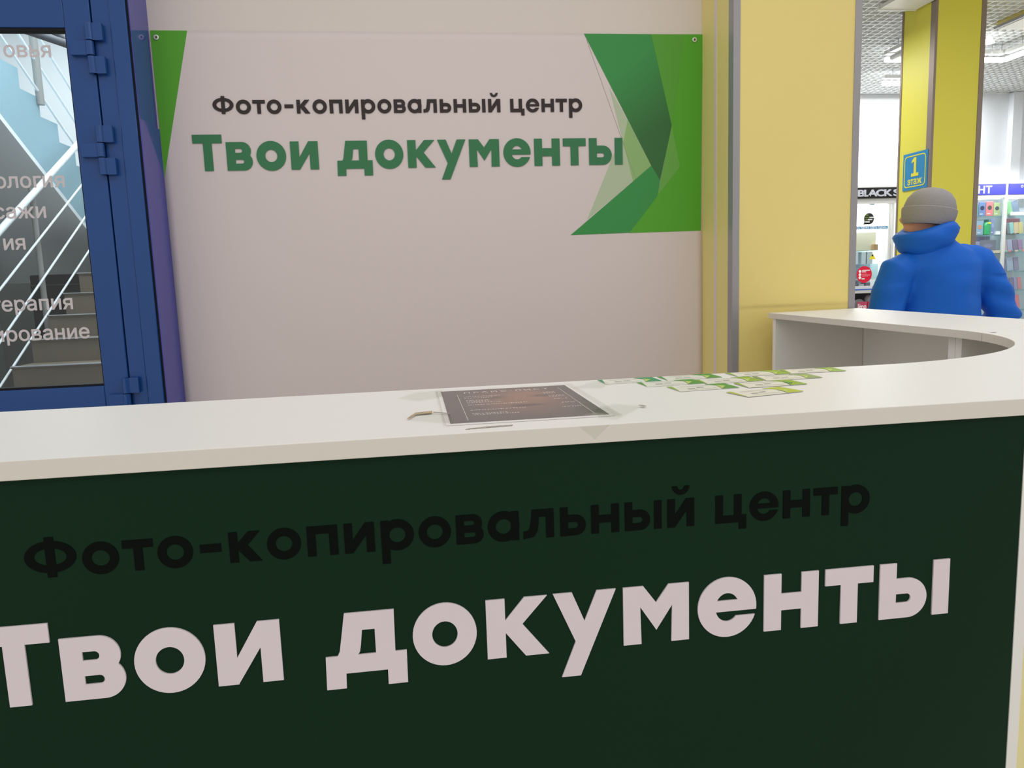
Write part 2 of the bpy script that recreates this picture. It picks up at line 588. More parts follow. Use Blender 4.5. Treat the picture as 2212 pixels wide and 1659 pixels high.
        P.append(('poly', [m(-.1220, -.4399), m(-.0256, -.4399), m(-.0262, -.4812), m(-.0496, -.4812), m(-.0494, -.4624), m(-.0991, -.4624), m(-.0997, -.4812), m(-.1230, -.4812)]))
    elif ch == 'у':
        m = lambda px, pz: (x0+(px-0.1564)/0.0801*w, (pz+0.4625)/0.0757*xh)
        P.append(('poly', [m(.1564, -.3864), m(.1805, -.3864), m(.1958, -.4247), m(.2119, -.3864), m(.2365, -.3864), m(.1895, -.4960), m(.1653, -.4960), m(.1839, -.4508)]))
    elif ch == 'м':
        m = lambda px, pz: (x0+(px-0.2458)/0.0859*w, (pz+0.4625)/0.0757*xh)
        P.append(('poly', [m(.2458, -.3866), m(.2458, -.4625), m(.2690, -.4625), m(.2678, -.4138), m(.2886, -.4456), m(.3096, -.4140), m(.3084, -.4625), m(.3317, -.4625), m(.3317, -.3866), m(.3049, -.3866), m(.2886, -.4092), m(.2720, -.3866)]))
    return P
LINE1 = [('Ф', -.4421, -.3875), ('о', -.3816, -.3424), ('т', -.3381, -.3048), ('о', -.3007, -.2619), ('-', -.2540, -.2305), ('к', -.2217, -.1858),
         ('о', -.1793, -.1408), ('п', -.1336, -.0985), ('и', -.0910, -.0557), ('р', -.0480, -.0095), ('о', -.0038, .0348), ('в', .0410, .0741),
         ('а', .0793, .1174), ('л', .1226, .1605), ('ь', .1685, .2006), ('н', .2074, .2427), ('ы', .2500, .2973), ('й', .3048, .3396),
         ('ц', .3677, .4084), ('е', .4130, .4515), ('н', .4577, .4940), ('т', .4991, .5320), ('р', .5376, .5764)]
LINE2 = [('Т', -.5028, -.4262), ('в', -.4166, -.3487), ('о', -.3380, -.2592), ('и', -.2470, -.1725), ('д', -.1230, -.0256), ('о', -.0175, .0604),
         ('к', .0726, .1497), ('у', .1564, .2365), ('м', .2458, .3317), ('е', .3436, .4222), ('н', .4328, .5075), ('т', .5170, .5843), ('ы', .5937, .6937)]
def add_glyph(mb, ch, x0, x1, xh, heavy, tf, d):
    t = xh*(0.308 if heavy else 0.268)
    th = xh*(0.295 if heavy else 0.262)
    F = []
    for it in glyph(ch, x0, x1, xh, t, th, heavy):
        if it[0] == 'poly':
            F.append(it[1])
        else:
            A, B = it[1], it[2]
            F += [[A[i], A[i+1], B[i+1], B[i]] for i in range(len(A)-1)]
    mb.union(F, tf, d)

# ================================================================== SETTING
struct(BX('floor', M_['floor'], -7, 11, -4, 10, -0.05, 0))
struct(BX('ceiling', M_['plenum'], -1.0, 11, 5.39, 10, z(2.45), z(2.5)))
struct(BX('ceiling_near', M_['ceiling'], -1.0, 11, 3.565, 5.389, z(2.45), z(2.5)))
struct(BX('wall_front_left', M_['wall_cool'], -5.6, -2.205, 3.24, 3.345, 0, 5.0))
struct(BX('wall_front_over_door', M_['wall_cool'], -2.2, -1.0135, 3.24, 3.345, z(1.505), 5.0))
BWY = 3.44                                                             # plane of the wall the banner hangs on
struct(BX('wall_back', M_['wall'], -1.012, 1.40, BWY, BWY+0.12, 0, z(2.45)))
struct(BX('wall_far', M_['wall_white'], 1.40, 6.35, 8.33, 8.45, 0, z(2.5)))
struct(BX('wall_right', M_['wall_cool'], 6.35, 10.5, 8.20, 8.45, 0, z(2.5)))
# pilaster strips of the right wall
p = MB().box(6.98, 7.10, 8.12, 8.199, 0, z(1.93)).build('trim_1', M_['wall_cool']); struct(p)
# ceiling lattice of the far hall: one mesh of thin bars
lat = MB()
for i in range(38):
    yy = 5.42+0.075*i
    lat.box(2.2, 8.6, yy-0.004, yy+0.004, z(1.935), z(1.985))
for i in range(85):
    xx = 2.2+0.075*i
    lat.box(xx-0.004, xx+0.004, 5.40, 8.2, z(1.936), z(1.984))
lo = lat.build('ceiling_lattice', M_['lattice'])
tag(lo, 'white open grid lattice ceiling over the far hall', 'ceiling', kind='stuff')
# yellow bulkhead box and grey panel at the ceiling
b = thing('ceiling_bulkhead', 'yellow boxed bulkhead under the ceiling at the top right corner', 'bulkhead', (5.6, 4.6, z(1.9)))
BX('side_panel', M_['yellow'], 4.86, 4.875, 3.4, 5.88, z(1.90), z(2.6), b)
BX('soffit', M_['panel_white'], 4.8751, 7.4, 3.4, 5.88, z(1.885), z(1.9), b)
BX('end_panel', M_['yellow'], 4.8751, 7.4, 5.86, 5.88, z(1.9001), z(2.6), b)
BX('edge_strip', M_['grey_trim'], 4.835, 4.8599, 3.4, 5.88, z(1.885), z(1.905), b)
pn = thing('ceiling_panel', 'pale grey ceiling panel interrupting the white lattice', 'panel', (3.9, 5.2, z(1.9)))
BX('board', M_['panel_white'], 3.58, 3.880, 4.80, 5.50, z(1.90), z(1.925), pn)
BX('rim', M_['lattice'], 3.57, 3.880, 5.5001, 5.515, z(1.895), z(1.928), pn)

# ================================================================== SERVICE COUNTER
CT = z(-0.175)          # top of the counter
TH = 0.0222
FY, BY = 0.864, 1.2525
counter = thing('service_counter', 'white L-shaped service counter with rounded inner corner and dark green lettered front', 'counter', (0.6, 1.6, 0))
def rot_pt(px, py):
    return (px, py, CT)
RO, RI = 1.05, 0.650
out_arc = [(0.82+RO*math.sin(a), FY+RO-RO*math.cos(a)) for a in [PI/2*i/22 for i in range(0, 23)]]
in_arc = [(1.462, 1.907)]+[(0.812+RI*math.cos(a), 1.9025-RI*math.sin(a)) for a in [PI/2*i/22 for i in range(1, 23)]]
# the side run is a board of its own: a seam crosses the corner
seam_p, seam_d = Vector((1.4378, 1.7387)), Vector((0.2275, 0.1206)).normalized()
side = lambda p: seam_d.x*(p[1]-seam_p.y)-seam_d.y*(p[0]-seam_p.x)
def cut(P):
    """split a path at the seam: (points before, seam point, points after)"""
    for i in range(len(P)-1):
        a, b_ = side(P[i]), side(P[i+1])
        if a*b_ <= 0:
            k = a/(a-b_)
            return P[:i+1], (P[i][0]+k*(P[i+1][0]-P[i][0]), P[i][1]+k*(P[i+1][1]-P[i][1])), P[i+1:]
oa, oc, ob = cut(out_arc+[(1.945, 3.078)])
ia, ic, ib = cut([(1.497, 3.016)]+in_arc)
g_ = 0.0003
sn = Vector((-seam_d.y, seam_d.x))*g_
front_o = [(-1.05, FY)]+oa+[(oc[0]-sn.x, oc[1]-sn.y), (ic[0]-sn.x, ic[1]-sn.y)]+ib+[(-1.05, BY)]
side_o = [(oc[0]+sn.x, oc[1]+sn.y)]+ob+ia+[(ic[0]+sn.x, ic[1]+sn.y)]
for nm, ol in (('front_top', front_o), ('side_top', side_o)):
    mb = MB().prism([(a, b_, CT-TH) for a, b_ in ol], (0, 0, TH))
    mb.bevel(0.0010, 2, 40)
    for f in mb.bm.faces:
        f.material_index = 0 if abs(f.normal.z) > 0.7 else 1
    mb.build(nm, [M_['laminate'], M_['edgeband']], counter)
PY = 0.876
BX('front_panel', M_['green_dark'], -1.0, 0.7950, PY, PY+0.0175, 0.06, CT-TH, counter)
BX('corner_post', M_['panel_white'], 0.7955, 0.8115, PY-0.001, PY+0.05, 0.0, CT-TH, counter)
BX('plinth', M_['black'], -1.0, 0.795, PY+0.03, PY+0.045, 0, 0.06, counter)
# rounded corner front, pale yellow, following the outer arc
A = [(0.83+1.035*math.sin(a)-0.02, FY+0.0155+1.035-1.035*math.cos(a), 0.0) for a in [PI/2*i/22 for i in range(0, 23)]]
A = [(0.8120, FY+0.0125, 0.0)]+A[1:]
B = [(0.83+1.02*math.sin(a)-0.02, FY+0.0315+1.02-1.02*math.cos(a), 0.0) for a in [PI/2*i/22 for i in range(0, 23)]]
B = [(0.8120, FY+0.0285, 0.0)]+B[1:]
MB().strip(A, B, (0, 0, CT-TH)).build('curved_front', mat('cream_yellow_panel', rgb(236, 226, 164), 0.45, 0.3), counter)
L1 = [(p[0], p[1], 0.0) for p in B]
L2 = [(p[0]-0.003*math.sin(PI/2*i/22), p[1]+0.003*math.cos(PI/2*i/22), 0.0) for i, p in enumerate(B)]
MB().strip([(p[0]-0.0003*math.sin(PI/2*i/22), p[1]+0.0003*math.cos(PI/2*i/22), 0) for i, p in enumerate(L1)], L2, (0, 0, CT-TH-0.0005)).build('curved_lining', M_['panel_white'], counter)
MB().prism([(1.868, 1.936, 0), (1.915, 3.02, 0), (1.899, 3.02, 0), (1.852, 1.936, 0)], (0, 0, CT-TH)).build('outer_panel', M_['panel_white'], counter)
BX('end_panel', M_['panel_white'], 1.503, 1.895, 2.960, 2.985, 0, CT-TH, counter)
BX('partition', M_['panel_white'], 1.49, 1.862, 1.8955, 1.923, 0, CT-TH, counter)
BX('partition', M_['panel_white'], 1.49, 1.85, 1.871, 1.8945, 0, CT-TH, counter)
BX('left_end_panel', M_['panel_white'], -1.02, -1.0005, PY, 1.22, 0, CT-TH, counter)
xh1, xh2 = 0.0363, 0.0763
for line, base, xh, hv, mname, thick in ((LINE1, z(-.3137), xh1, False, 'black_film', 0.0008), (LINE2, z(-.4633), xh2, True, 'letter_white', 0.0022)):
    for ch, a, b_ in line:
        mb = MB()
        add_glyph(mb, ch, a, b_, xh, hv, lambda px, pz, base=base, thick=thick: (px, PY-thick, base+pz), (0, thick+0.0002, 0))
        mb.build('letter', M_[mname], counter)

# ================================================================== BANNER
banner = thing('wall_banner', 'large white vinyl banner with green corner shapes and shop lettering hung on the wall', 'banner', (0.19, BWY-0.004, z(-0.5)))
BL, BR, BT = -0.999, 1.377, z(1.070)
SY = BWY-0.0035
mb = MB()
NX, NZ = 80, 56
g = [[None]*(NZ+1) for _ in range(NX+1)]
for i in range(NX+1):
    for j in range(NZ+1):
        xx = BL+(BR-BL)*i/NX
        zz = BT-(1.62)*j/NZ
        fade = max(0.0, min(1.0, (z(0.16)-zz)/0.35))
        dy = 0.0022*fade*(noise.noise((xx*2.2+zz*1.1, zz*1.6-xx*1.2, 0.3))+0.25*math.sin(xx*9+zz*7)*max(0, 0.2-xx))
        g[i][j] = mb.bm.verts.new((xx, SY-0.0012*fade+dy, zz))
for i in range(NX):
    for j in range(NZ):
        mb.bm.faces.new((g[i][j], g[i][j+1], g[i+1][j+1], g[i+1][j])).smooth = True
sheet = mb.build('sheet', M_['banner'], banner)
sol = sheet.modifiers.new('thickness', 'SOLIDIFY')
sol.thickness = 0.0006
sol.offset = -1
def pr(name, mk, pts, lay, parent=banner):
    return MB().prism([(a, SY-0.0004*(lay+1), z(c)) for a, c in pts], (0, 0.00025, 0)).build(name, M_[mk], parent)
pr('green_wedge', 'g1', [(BL, 1.070), (-.852, 1.070), (-.996, .482)], 1)
# layered green facets at the right
pr('pale_facet', 'g6', [(.938, .842), (1.022, .699), (1.131, .497), (1.096, .466), (1.045, .420)], 1)
pr('pale_facet', 'g6', [(1.022, .699), (1.131, .497), (.825, .262)], 1.4)
pr('light_facet', 'g5', [(1.022, .699), (1.131, .497), (1.045, .425), (1.000, .600)], 2)
pr('green_facet', 'g1', [(1.136, 1.069), (BR, 1.070), (1.3685, .198), (1.023, .196), (1.158, .36), (1.229, .673)], 3)
pr('dark_facet', 'g2deep', [(.828, 1.069), (1.136, 1.069), (1.229, .673), (1.172, .43), (1.131, .497)], 4)
pr('lower_facet', 'g2', [(1.131, .497), (1.172, .43), (1.158, .36), (1.023, .1975), (.746, .194)], 4)
pr('shine_facet', 'g7', [(1.229, .673), (1.268, .491), (1.158, .36)], 5)
pr('shine_facet', 'g4', [(1.136, 1.069), (1.290, 1.069), (1.236, .70), (1.229, .673)], 5)
for a, c in (((.838, 1.045), (1.066, .412)),):
    pr('hair_line', 'hair', [a, (a[0]+.0014, a[1]), (c[0]+.0014, c[1]), c], 2.6)
TXT = [(LINE1, 0.736, 0.0363*1.56, False, 'letter_brown', 'upper_lettering'), (LINE2, 0.5035, 0.0763*1.545, True, 'letter_green', 'lower_lettering')]
for line, base, xh, hv, mname, nm in TXT:
    for ch, a, b_ in line:
        mb = MB()
        X = lambda v: -0.871+1.56*(v+0.5028)
        add_glyph(mb, ch, X(a), X(b_), xh, hv, lambda px, pz: (px, SY-0.0042, z(base+pz)), (0, 0.0004, 0))
        mb.build('letter', M_[mname], banner)
M_['eyelet'] = mat('eyelet_metal', rgb(225, 225, 222), 0.3, 0.5, metal=0.4)
for gx, gz in ((-.976, 1.042), (1.338, 1.046)):
    gr = MB()
    for k in range(1):
        R = [(0.0105, 0.0), (0.0105, 0.0015), (0.0085, 0.0024), (0.0060, 0.0024), (0.0048, 0.0010), (0.0048, 0.0)]
        rings = [[(gx+r*math.cos(2*PI*q/20), SY-0.0040-h, z(gz)+r*math.sin(2*PI*q/20)) for q in range(20)] for r, h in R]
        gr.loft(rings, cap=False)
    e = gr.build('eyelet', M_['eyelet'], banner)
    MB().ball((gx, SY-0.0040, z(gz)), 0.0030, 0.0016, 0.0030, 10, 6).build('screw', mat('brass_screw', rgb(150, 96, 70), 0.4, 0.5, metal=0.5), banner)

# ================================================================== YELLOW COLUMN BESIDE THE COUNTER
col = thing('yellow_column', 'pale yellow clad column with grey corner trims behind the counter end', 'column', (1.65, 3.3, 0))
XL, XR, YF = 1.372, 1.937, 3.096
# front cladding with a scuffed dirty line at counter height
my = mat('yellow_scuffed', rgb(238, 218, 136), 0.42, 0.30, noise_amt=0.03, noise_scale=2)
nt = my.node_tree
pb = nt.nodes['Principled BSDF']
tc = nt.nodes.new('ShaderNodeTexCoord')
sep = nt.nodes.new('ShaderNodeSeparateXYZ')
nt.links.new(tc.outputs['Object'], sep.inputs[0])
mapr = nt.nodes.new('ShaderNodeMath'); mapr.operation = 'SUBTRACT'
nt.links.new(sep.outputs['Z'], mapr.inputs[0]); mapr.inputs[1].default_value = z(-0.152)
ab = nt.nodes.new('ShaderNodeMath'); ab.operation = 'ABSOLUTE'; nt.links.new(mapr.outputs[0], ab.inputs[0])
ss = nt.nodes.new('ShaderNodeMapRange'); ss.inputs[1].default_value = 0.0; ss.inputs[2].default_value = 0.013; ss.inputs[3].default_value = 0.55; ss.inputs[4].default_value = 0.0
nt.links.new(ab.outputs[0], ss.inputs[0])
nn = nt.nodes.new('ShaderNodeTexNoise'); nn.inputs['Scale'].default_value = 14; nn.inputs['Detail'].default_value = 8
mp = nt.nodes.new('ShaderNodeMapping'); mp.inputs['Scale'].default_value = (1, 1, 5)
nt.links.new(tc.outputs['Object'], mp.inputs[0]); nt.links.new(mp.outputs[0], nn.inputs['Vector'])
mu = nt.nodes.new('ShaderNodeMath'); mu.operation = 'MULTIPLY'
nt.links.new(ss.outputs[0], mu.inputs[0]); nt.links.new(nn.outputs['Fac'], mu.inputs[1])
mx = nt.nodes.new('ShaderNodeMix'); mx.data_type = 'RGBA'
src = pb.inputs['Base Color'].links[0].from_socket
nt.links.new(src, mx.inputs['A']); mx.inputs['B'].default_value = rgb(150, 128, 74)
nt.links.new(mu.outputs[0], mx.inputs['Factor']); nt.links.new(mx.outputs['Result'], pb.inputs['Base Color'])
fp = MB().box(XL+0.03, XR-0.028, YF, YF+0.02, 0, z(2.4)).build('front_panel', my, col)
BX('left_panel', M_['yellow'], XL+0.004, XL+0.024, YF+0.045, YF+0.1745, 0, z(2.4), col)
BX('left_panel', M_['yellow'], XL+0.004, XL+0.024, YF+0.1995, BWY-0.001, 0, z(2.4), col)
BX('joint_strip', M_['pale_trim'], XL+0.001, XL+0.024, YF+0.175, YF+0.199, 0, z(2.4), col)
BX('right_panel', M_['yellow'], XR-0.024, XR-0.004, YF+0.045, BWY+0.4, 0, z(2.4), col)
BX('core', M_['panel_white'], XL+0.03, XR-0.03, YF+0.021, BWY+0.4, 0, z(2.38), col)
for sx, xx in ((1, XL), (-1, XR)):
    mb = MB()
    mb.box(min(xx, xx+sx*0.03), max(xx, xx+sx*0.03), YF-0.003, YF+0.0205, 0, z(2.4))
    mb.box(min(xx, xx+sx*0.0245), max(xx, xx+sx*0.0245), YF+0.0206, YF+0.045, 0, z(2.4))
    mb.build('corner_trim', M_['grey_trim'], col)

# ================================================================== BLUE DOOR AT THE LEFT
YD = 3.22
door = thing('door_1', 'blue glazed metal door', 'door', (-1.4, YD, 0)); del door['category']; door['kind'] = 'structure'; del door['label']
# leaf rails and stile
leaf = MB()
leaf.box(-1.243, -1.148, YD, YD+0.05, 0.02, z(1.30))           # hinge stile
leaf.box(-2.08, -1.2431, YD, YD+0.05, z(1.010), z(1.30))       # top rail
leaf.box(-2.08, -1.2431, YD, YD+0.05, 0.02, z(-0.366))         # bottom rail
leaf.box(-2.18, -2.0801, YD, YD+0.05, 0.02, z(1.30))           # far stile
leaf.bevel(0.003, 2)
leaf.build('leaf_frame', M_['blue'], door)
sl = MB()
sl.box(-2.08, -1.2435, YD+0.004, YD+0.040, z(0.9985), z(1.0095))
sl.box(-2.08, -1.2435, YD+0.004, YD+0.040, z(-0.3655), z(-0.3570))
sl.box(-1.2470, -1.2435, YD+0.006, YD+0.040, z(-0.3568), z(0.9983))
sl.build('glazing_seal', M_['black'], door)
BX('pane', M_['glass'], -2.08, -1.2475, YD+0.018, YD+0.024, z(-0.3568), z(0.9983), door)
# frame post: two steps
MB().box(-1.1435, -1.078, YD+0.002, YD+0.10, 0, z(1.5)).box(-1.0779, -1.0165, YD-0.004, YD+0.10, 0, z(1.5)).bevel(0.003, 2).build('frame_post', M_['blue'], door)
BX('gap_backing', M_['black'], -1.152, -1.139, YD+0.030, YD+0.09, 0, z(1.5), door)
BX('joint_gasket', M_['black'], -1.0164, -1.0075, YD+0.003, YD+0.10, 0, z(1.5), door)
RV = MB()
RV.box(-1.0074, -1.0045, YD-0.001, BWY-0.0002, z(0.676), z(2.4))
RV.build('jamb_return', M_['blue_gloss'], door)
MB().prism([(-1.0074, YD-0.001, 0), (-1.0040, YD-0.001, 0), (-0.9970, BWY-0.0075, 0), (-1.0074, BWY-0.0075, 0)], (0, 0, z(0.6755))).build('jamb_return', M_['blue_gloss'], door)
BX('frame_head', M_['blue'], -2.2, -1.1436, YD+0.002, YD+0.10, z(1.3005), z(1.5), door)
def hinge(zt):
    h = MB()
    h.tube([(-1.152, YD-0.016, z(zt)), (-1.152, YD-0.016, z(zt-0.062))], 0.0145, 24)
    h.box(-1.150, -1.104, YD-0.022, YD-0.0045, z(zt-0.062), z(zt))
    h.tube([(-1.154, YD-0.016, z(zt-0.0655)), (-1.154, YD-0.016, z(zt-0.1165))], 0.0145, 24)
    h.box(-1.225, -1.158, YD-0.022, YD-0.0002, z(zt-0.1165), z(zt-0.0655))
    h.tube([(-1.152, YD-0.016, z(zt-0.121)), (-1.152, YD-0.016, z(zt-0.184))], 0.0145, 24)
    h.box(-1.150, -1.104, YD-0.022, YD-0.0045, z(zt-0.184), z(zt-0.121))
    return h.build('hinge', M_['blue'], door)
hinge(1.0225); hinge(0.646); hinge(-0.3365)
M_['door_text'] = mat('frosted_lettering', rgb(214, 206, 208), 0.5, 0.3)
def wtext(body, xr, zb, xhh):
    lettering('letter', body, M_['door_text'], xhh/0.53, door, (xr, YD+0.0172, z(zb)), bold=0.0012, depth=0.0004, align='RIGHT')
for body, xr, zb in (('овья', -1.310, .908), ('ология', -1.314, .423), ('сажи', -1.395, .307), ('ия', -1.484, .187), ('терапия', -1.335, -.052), ('ирование', -1.284, -.171)):
    wtext(body, xr, zb, 0.0415)

# ================================================================== STAIR HALL BEHIND THE DOOR
struct(BX('wall_left', M_['wall_cool'], -5.6, -5.5, 3.35, 9.6, 0, 5.0))
struct(BX('wall_stair_end', M_['wall_cool'], -5.5, -1.0, 9.5, 9.6, 0, 5.0))
struct(BX('wall_stair_right', M_['wall_cool'], -1.11, -1.0125, 3.57, 9.49, 0, 5.0))
flight = thing('stair_flight', 'lower stone stair flight with bright nosings behind the glass door', 'stairs', (-2.0, 6.0, 0))
NR = 0.159
for i in range(-5, 9):
    yy, zt = 5.4+0.3*i, z(-.458+NR*i)
    BX('riser', M_['stone'], -2.65, -1.115, yy, yy+0.3, max(0.0, zt-0.32), zt-0.012, flight)
    BX('tread', M_['stone'], -2.655, -1.115, yy-0.010, yy+0.2895, zt-0.0115, zt-0.002, flight)
    BX('nosing', M_['steel'], -2.655, -1.115, yy-0.016, yy+0.030, zt-0.0018, zt+0.004, flight)
rail = thing('stair_railing', 'white tubular stair railing rising along the lower flight behind the glass', 'railing', (-2.67, 6, 0))
mm = 0.562
KR = 2.695/2.66
def slope_tube(x, y0, y1, zref, yref, m, r, name, ma, par):
    pts = [(x, y0, z(zref+m*(y0-yref))), (x, y1, z(zref+m*(y1-yref)))]
    return MB().tube(pts, r, 12).build(name, ma, par)
slope_tube(-2.695, 4.2, 7.8, 0.735*KR, 6.0*KR, 0.57, 0.024, 'handrail', M_['paint_white'], rail)
slope_tube(-2.695, 4.2, 7.8, 0.405*KR, 6.0*KR, 0.575, 0.0085, 'bar', M_['paint_white'], rail)
slope_tube(-2.695, 4.2, 7.8, 0.125*KR, 6.0*KR, 0.595, 0.0085, 'bar', M_['paint_white'], rail)
slope_tube(-2.695, 4.2, 7.8, -.135*KR, 6.0*KR, 0.573, 0.0085, 'bar', M_['paint_white'], rail)
MB().tube([(-2.735, 6.16, z(-0.32)), (-2.735, 6.16, z(0.80))], 0.020, 12).build('newel_post', mat('grey_post', rgb(150, 148, 144), 0.4, 0.4), rail)
up = thing('upper_stair_flight', 'upper stair flight with pale blue stringer descending away behind the glass', 'stairs', (-3.4, 6.3, 0))
M_['stringer'] = mat('pale_blue_stringer', rgb(146, 182, 196), 0.45, 0.3)
pts = []
n0, n1 = -7, 6
for i in range(n0, n1+1):
    yy = 6.36+0.29*i
    zt = 1.705-0.145*i
    pts += [(-2.82, yy-0.29, z(zt)), (-2.82, yy, z(zt))]
e = lambda yy: 1.29-0.53*(yy-5.97)
y_end, y_st = 6.36+0.29*n1, 6.36+0.29*(n0-1)
pts += [(-2.82, y_end, z(e(y_end)+0.02)), (-2.82, y_st, z(e(y_st)+0.02))]
MB().prism(pts, (-1.28, 0, 0)).build('stringer', M_['stringer'], up)
MB().prism([(-2.808, y_st, z(e(y_st)+0.022)), (-2.808, y_end, z(e(y_end)+0.022)), (-2.808, y_end, z(e(y_end)-0.022)), (-2.808, y_st, z(e(y_st)-0.022))], (-1.33, 0, 0)).build('edge_beam', M_['paint_white'], up)
for zr in (1.555, 1.795, 2.06):
    slope_tube(-2.80, 4.4, 8.0, zr, 6.69, -0.535, 0.0095, 'bar', M_['paint_white'], up)
MB().tube([(-2.80, 6.63, z(1.50)), (-2.80, 6.63, z(2.45))], 0.030, 14).build('newel_post', mat('grey_newel', rgb(150, 152, 150), 0.45, 0.4), up)
# dark stairwell backdrop below the upper flight
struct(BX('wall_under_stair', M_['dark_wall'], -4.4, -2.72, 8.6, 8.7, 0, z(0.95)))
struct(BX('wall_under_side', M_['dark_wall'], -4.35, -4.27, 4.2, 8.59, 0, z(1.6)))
dk = thing('roof_brace', 'dark grey sloping braces at the top right of the door glass', 'brace', (-2.2, 5.5, z(1.7)))
MB().tube([(-2.62, 5.35, z(1.776)), (-1.9, 5.62, z(1.565))], 0.026, 8).build('brace', mat('dark_beam', rgb(84, 88, 96), 0.5, 0.3), dk)
MB().tube([(-2.42, 5.6, z(1.865)), (-1.98, 5.6, z(1.555))], 0.024, 8).build('brace', bpy.data.materials['dark_beam'], dk)
cab = thing('black_cabinet', 'black cabinet standing under the stairs behind the glass door', 'cabinet', (-3.08, 7.2, 0))
M_['blackbox'] = mat('black_box', (0.004, 0.004, 0.005, 1), 0.6, 0.2)
BX('body', M_['blackbox'], -3.30, -2.86, 7.2, 7.6, 0.0, z(0.19), cab, bev=0.01)
BX('door', M_['blackbox'], -3.29, -2.87, 7.18, 7.199, 0.08, z(0.09), cab)
BX('shelf_edge', mat('cabinet_edge', rgb(50, 54, 54), 0.4, 0.4), -3.29, -2.87, 7.17, 7.199, z(0.095), z(0.105), cab)
pan = thing('pale_notice_board', 'pale blue board standing upright in the dark stairwell', 'board', (-3.9, 7.6, 0))
BX('panel', mat('pale_blue_board', rgb(150, 176, 190), 0.5, 0.3), -3.98, -3.78, 7.60, 7.63, z(-0.02), z(0.36), pan)
BX('foot', M_['grey_trim'], -3.95, -3.80, 7.58, 7.66, 0.0, 0.03, pan)
BX('pole', M_['grey_trim'], -3.89, -3.87, 7.60, 7.62, 0.031, z(-0.0205), pan)

# ================================================================== THINGS ON THE COUNTER
# --- price list: A4 print in a clear taped-down sleeve
pl = thing('price_list', 'A4 price list print with dark face photo in a clear sleeve on the counter', 'paper', (0.145, 1.065, CT))
mp_ = mat('price_print', rgb(92, 82, 84), 0.22, 0.4)
nt = mp_.node_tree
pb = nt.nodes['Principled BSDF']
tc = nt.nodes.new('ShaderNodeTexCoord')
cur = None
def blob(prev, cx, cy, rx, ry, colr, soft=0.8, amt=1.0, nz=0.0):
    """soft elliptical patch of printed colour"""
    m1 = nt.nodes.new('ShaderNodeMapping')
    m1.inputs['Location'].default_value = (-cx/rx, -cy/ry, 0)
    m1.inputs['Scale'].default_value = (1/rx, 1/ry, 0)
    nt.links.new(tc.outputs['Object'], m1.inputs[0])
    ln = nt.nodes.new('ShaderNodeVectorMath'); ln.operation = 'LENGTH'
    nt.links.new(m1.outputs[0], ln.inputs[0])
    mr = nt.nodes.new('ShaderNodeMapRange'); mr.interpolation_type = 'SMOOTHSTEP'
    mr.inputs[1].default_value = 1-soft; mr.inputs[2].default_value = 1.0; mr.inputs[3].default_value = amt; mr.inputs[4].default_value = 0.0
    nt.links.new(ln.outputs['Value'], mr.inputs[0])
    fac = mr.outputs[0]
    if nz:
        n = nt.nodes.new('ShaderNodeTexNoise'); n.inputs['Scale'].default_value = nz
        mpn = nt.nodes.new('ShaderNodeMapping'); mpn.inputs['Scale'].default_value = (0.35, 1.4, 1)
        nt.links.new(tc.outputs['Object'], mpn.inputs[0]); nt.links.new(mpn.outputs[0], n.inputs['Vector'])
        mr2 = nt.nodes.new('ShaderNodeMapRange'); mr2.inputs[1].default_value = 0.45; mr2.inputs[2].default_value = 0.6
        nt.links.new(n.outputs['Fac'], mr2.inputs[0])
        mu = nt.nodes.new('ShaderNodeMath'); mu.operation = 'MULTIPLY'
        nt.links.new(fac, mu.inputs[0]); nt.links.new(mr2.outputs[0], mu.inputs[1])
        fac = mu.outputs[0]
    mx = nt.nodes.new('ShaderNodeMix'); mx.data_type = 'RGBA'
    if prev is None:
        mx.inputs['A'].default_value = rgb(92, 84, 86)
    else:
        nt.links.new(prev, mx.inputs['A'])
    mx.inputs['B'].default_value = colr
    nt.links.new(fac, mx.inputs['Factor'])
    return mx.outputs['Result']
cur = blob(None, 0.010, 0.02, 0.095, 0.16, rgb(146, 106, 90), 0.9)
cur = blob(cur, 0.030, 0.05, 0.055, 0.09, rgb(160, 116, 98), 0.9, 0.8)
cur = blob(cur, -0.035, 0.050, 0.042, 0.020, rgb(84, 64, 60), 0.9, 0.95)
cur = blob(cur, -0.030, 0.062, 0.022, 0.008, rgb(150, 118, 108), 0.9, 0.7)
cur = blob(cur, 0.052, 0.045, 0.038, 0.020, rgb(84, 72, 66), 0.9, 0.95)
cur = blob(cur, 0.010, -0.035, 0.040, 0.014, rgb(70, 58, 56), 0.8, 1.0)
cur = blob(cur, 0.008, -0.105, 0.090, 0.018, rgb(112, 90, 84), 0.9, 0.6)
cur = blob(cur, 0.105, -0.075, 0.050, 0.10, rgb(52, 66, 48), 0.8, 0.9, nz=60)
cur = blob(cur, 0.100, -0.135, 0.040, 0.05, rgb(28, 56, 26), 0.8, 1.0, nz=80)
cur = blob(cur, 0.092, -0.135, 0.030, 0.012, rgb(196, 196, 180), 0.8, 0.9, nz=150)
nt.links.new(cur, pb.inputs['Base Color'])
pz = CT
M_['paper'] = mat('paper_white', rgb(242, 238, 236), 0.4, 0.3)
MB().box(0.0365, 0.2505, 0.9135, 1.2140, pz+0.0003, pz+0.0006).build('sheet', M_['paper'], pl)
o = MB().box(0.0425, 0.2455, 0.9240, 1.2060, pz+0.0007, pz+0.0009).build('print', mp_, pl, loc=(0.144, 1.065, pz+0.0008))
ink = mat('white_ink', rgb(236, 228, 222), 0.4, 0.3)
flat = Matrix.Identity(4)
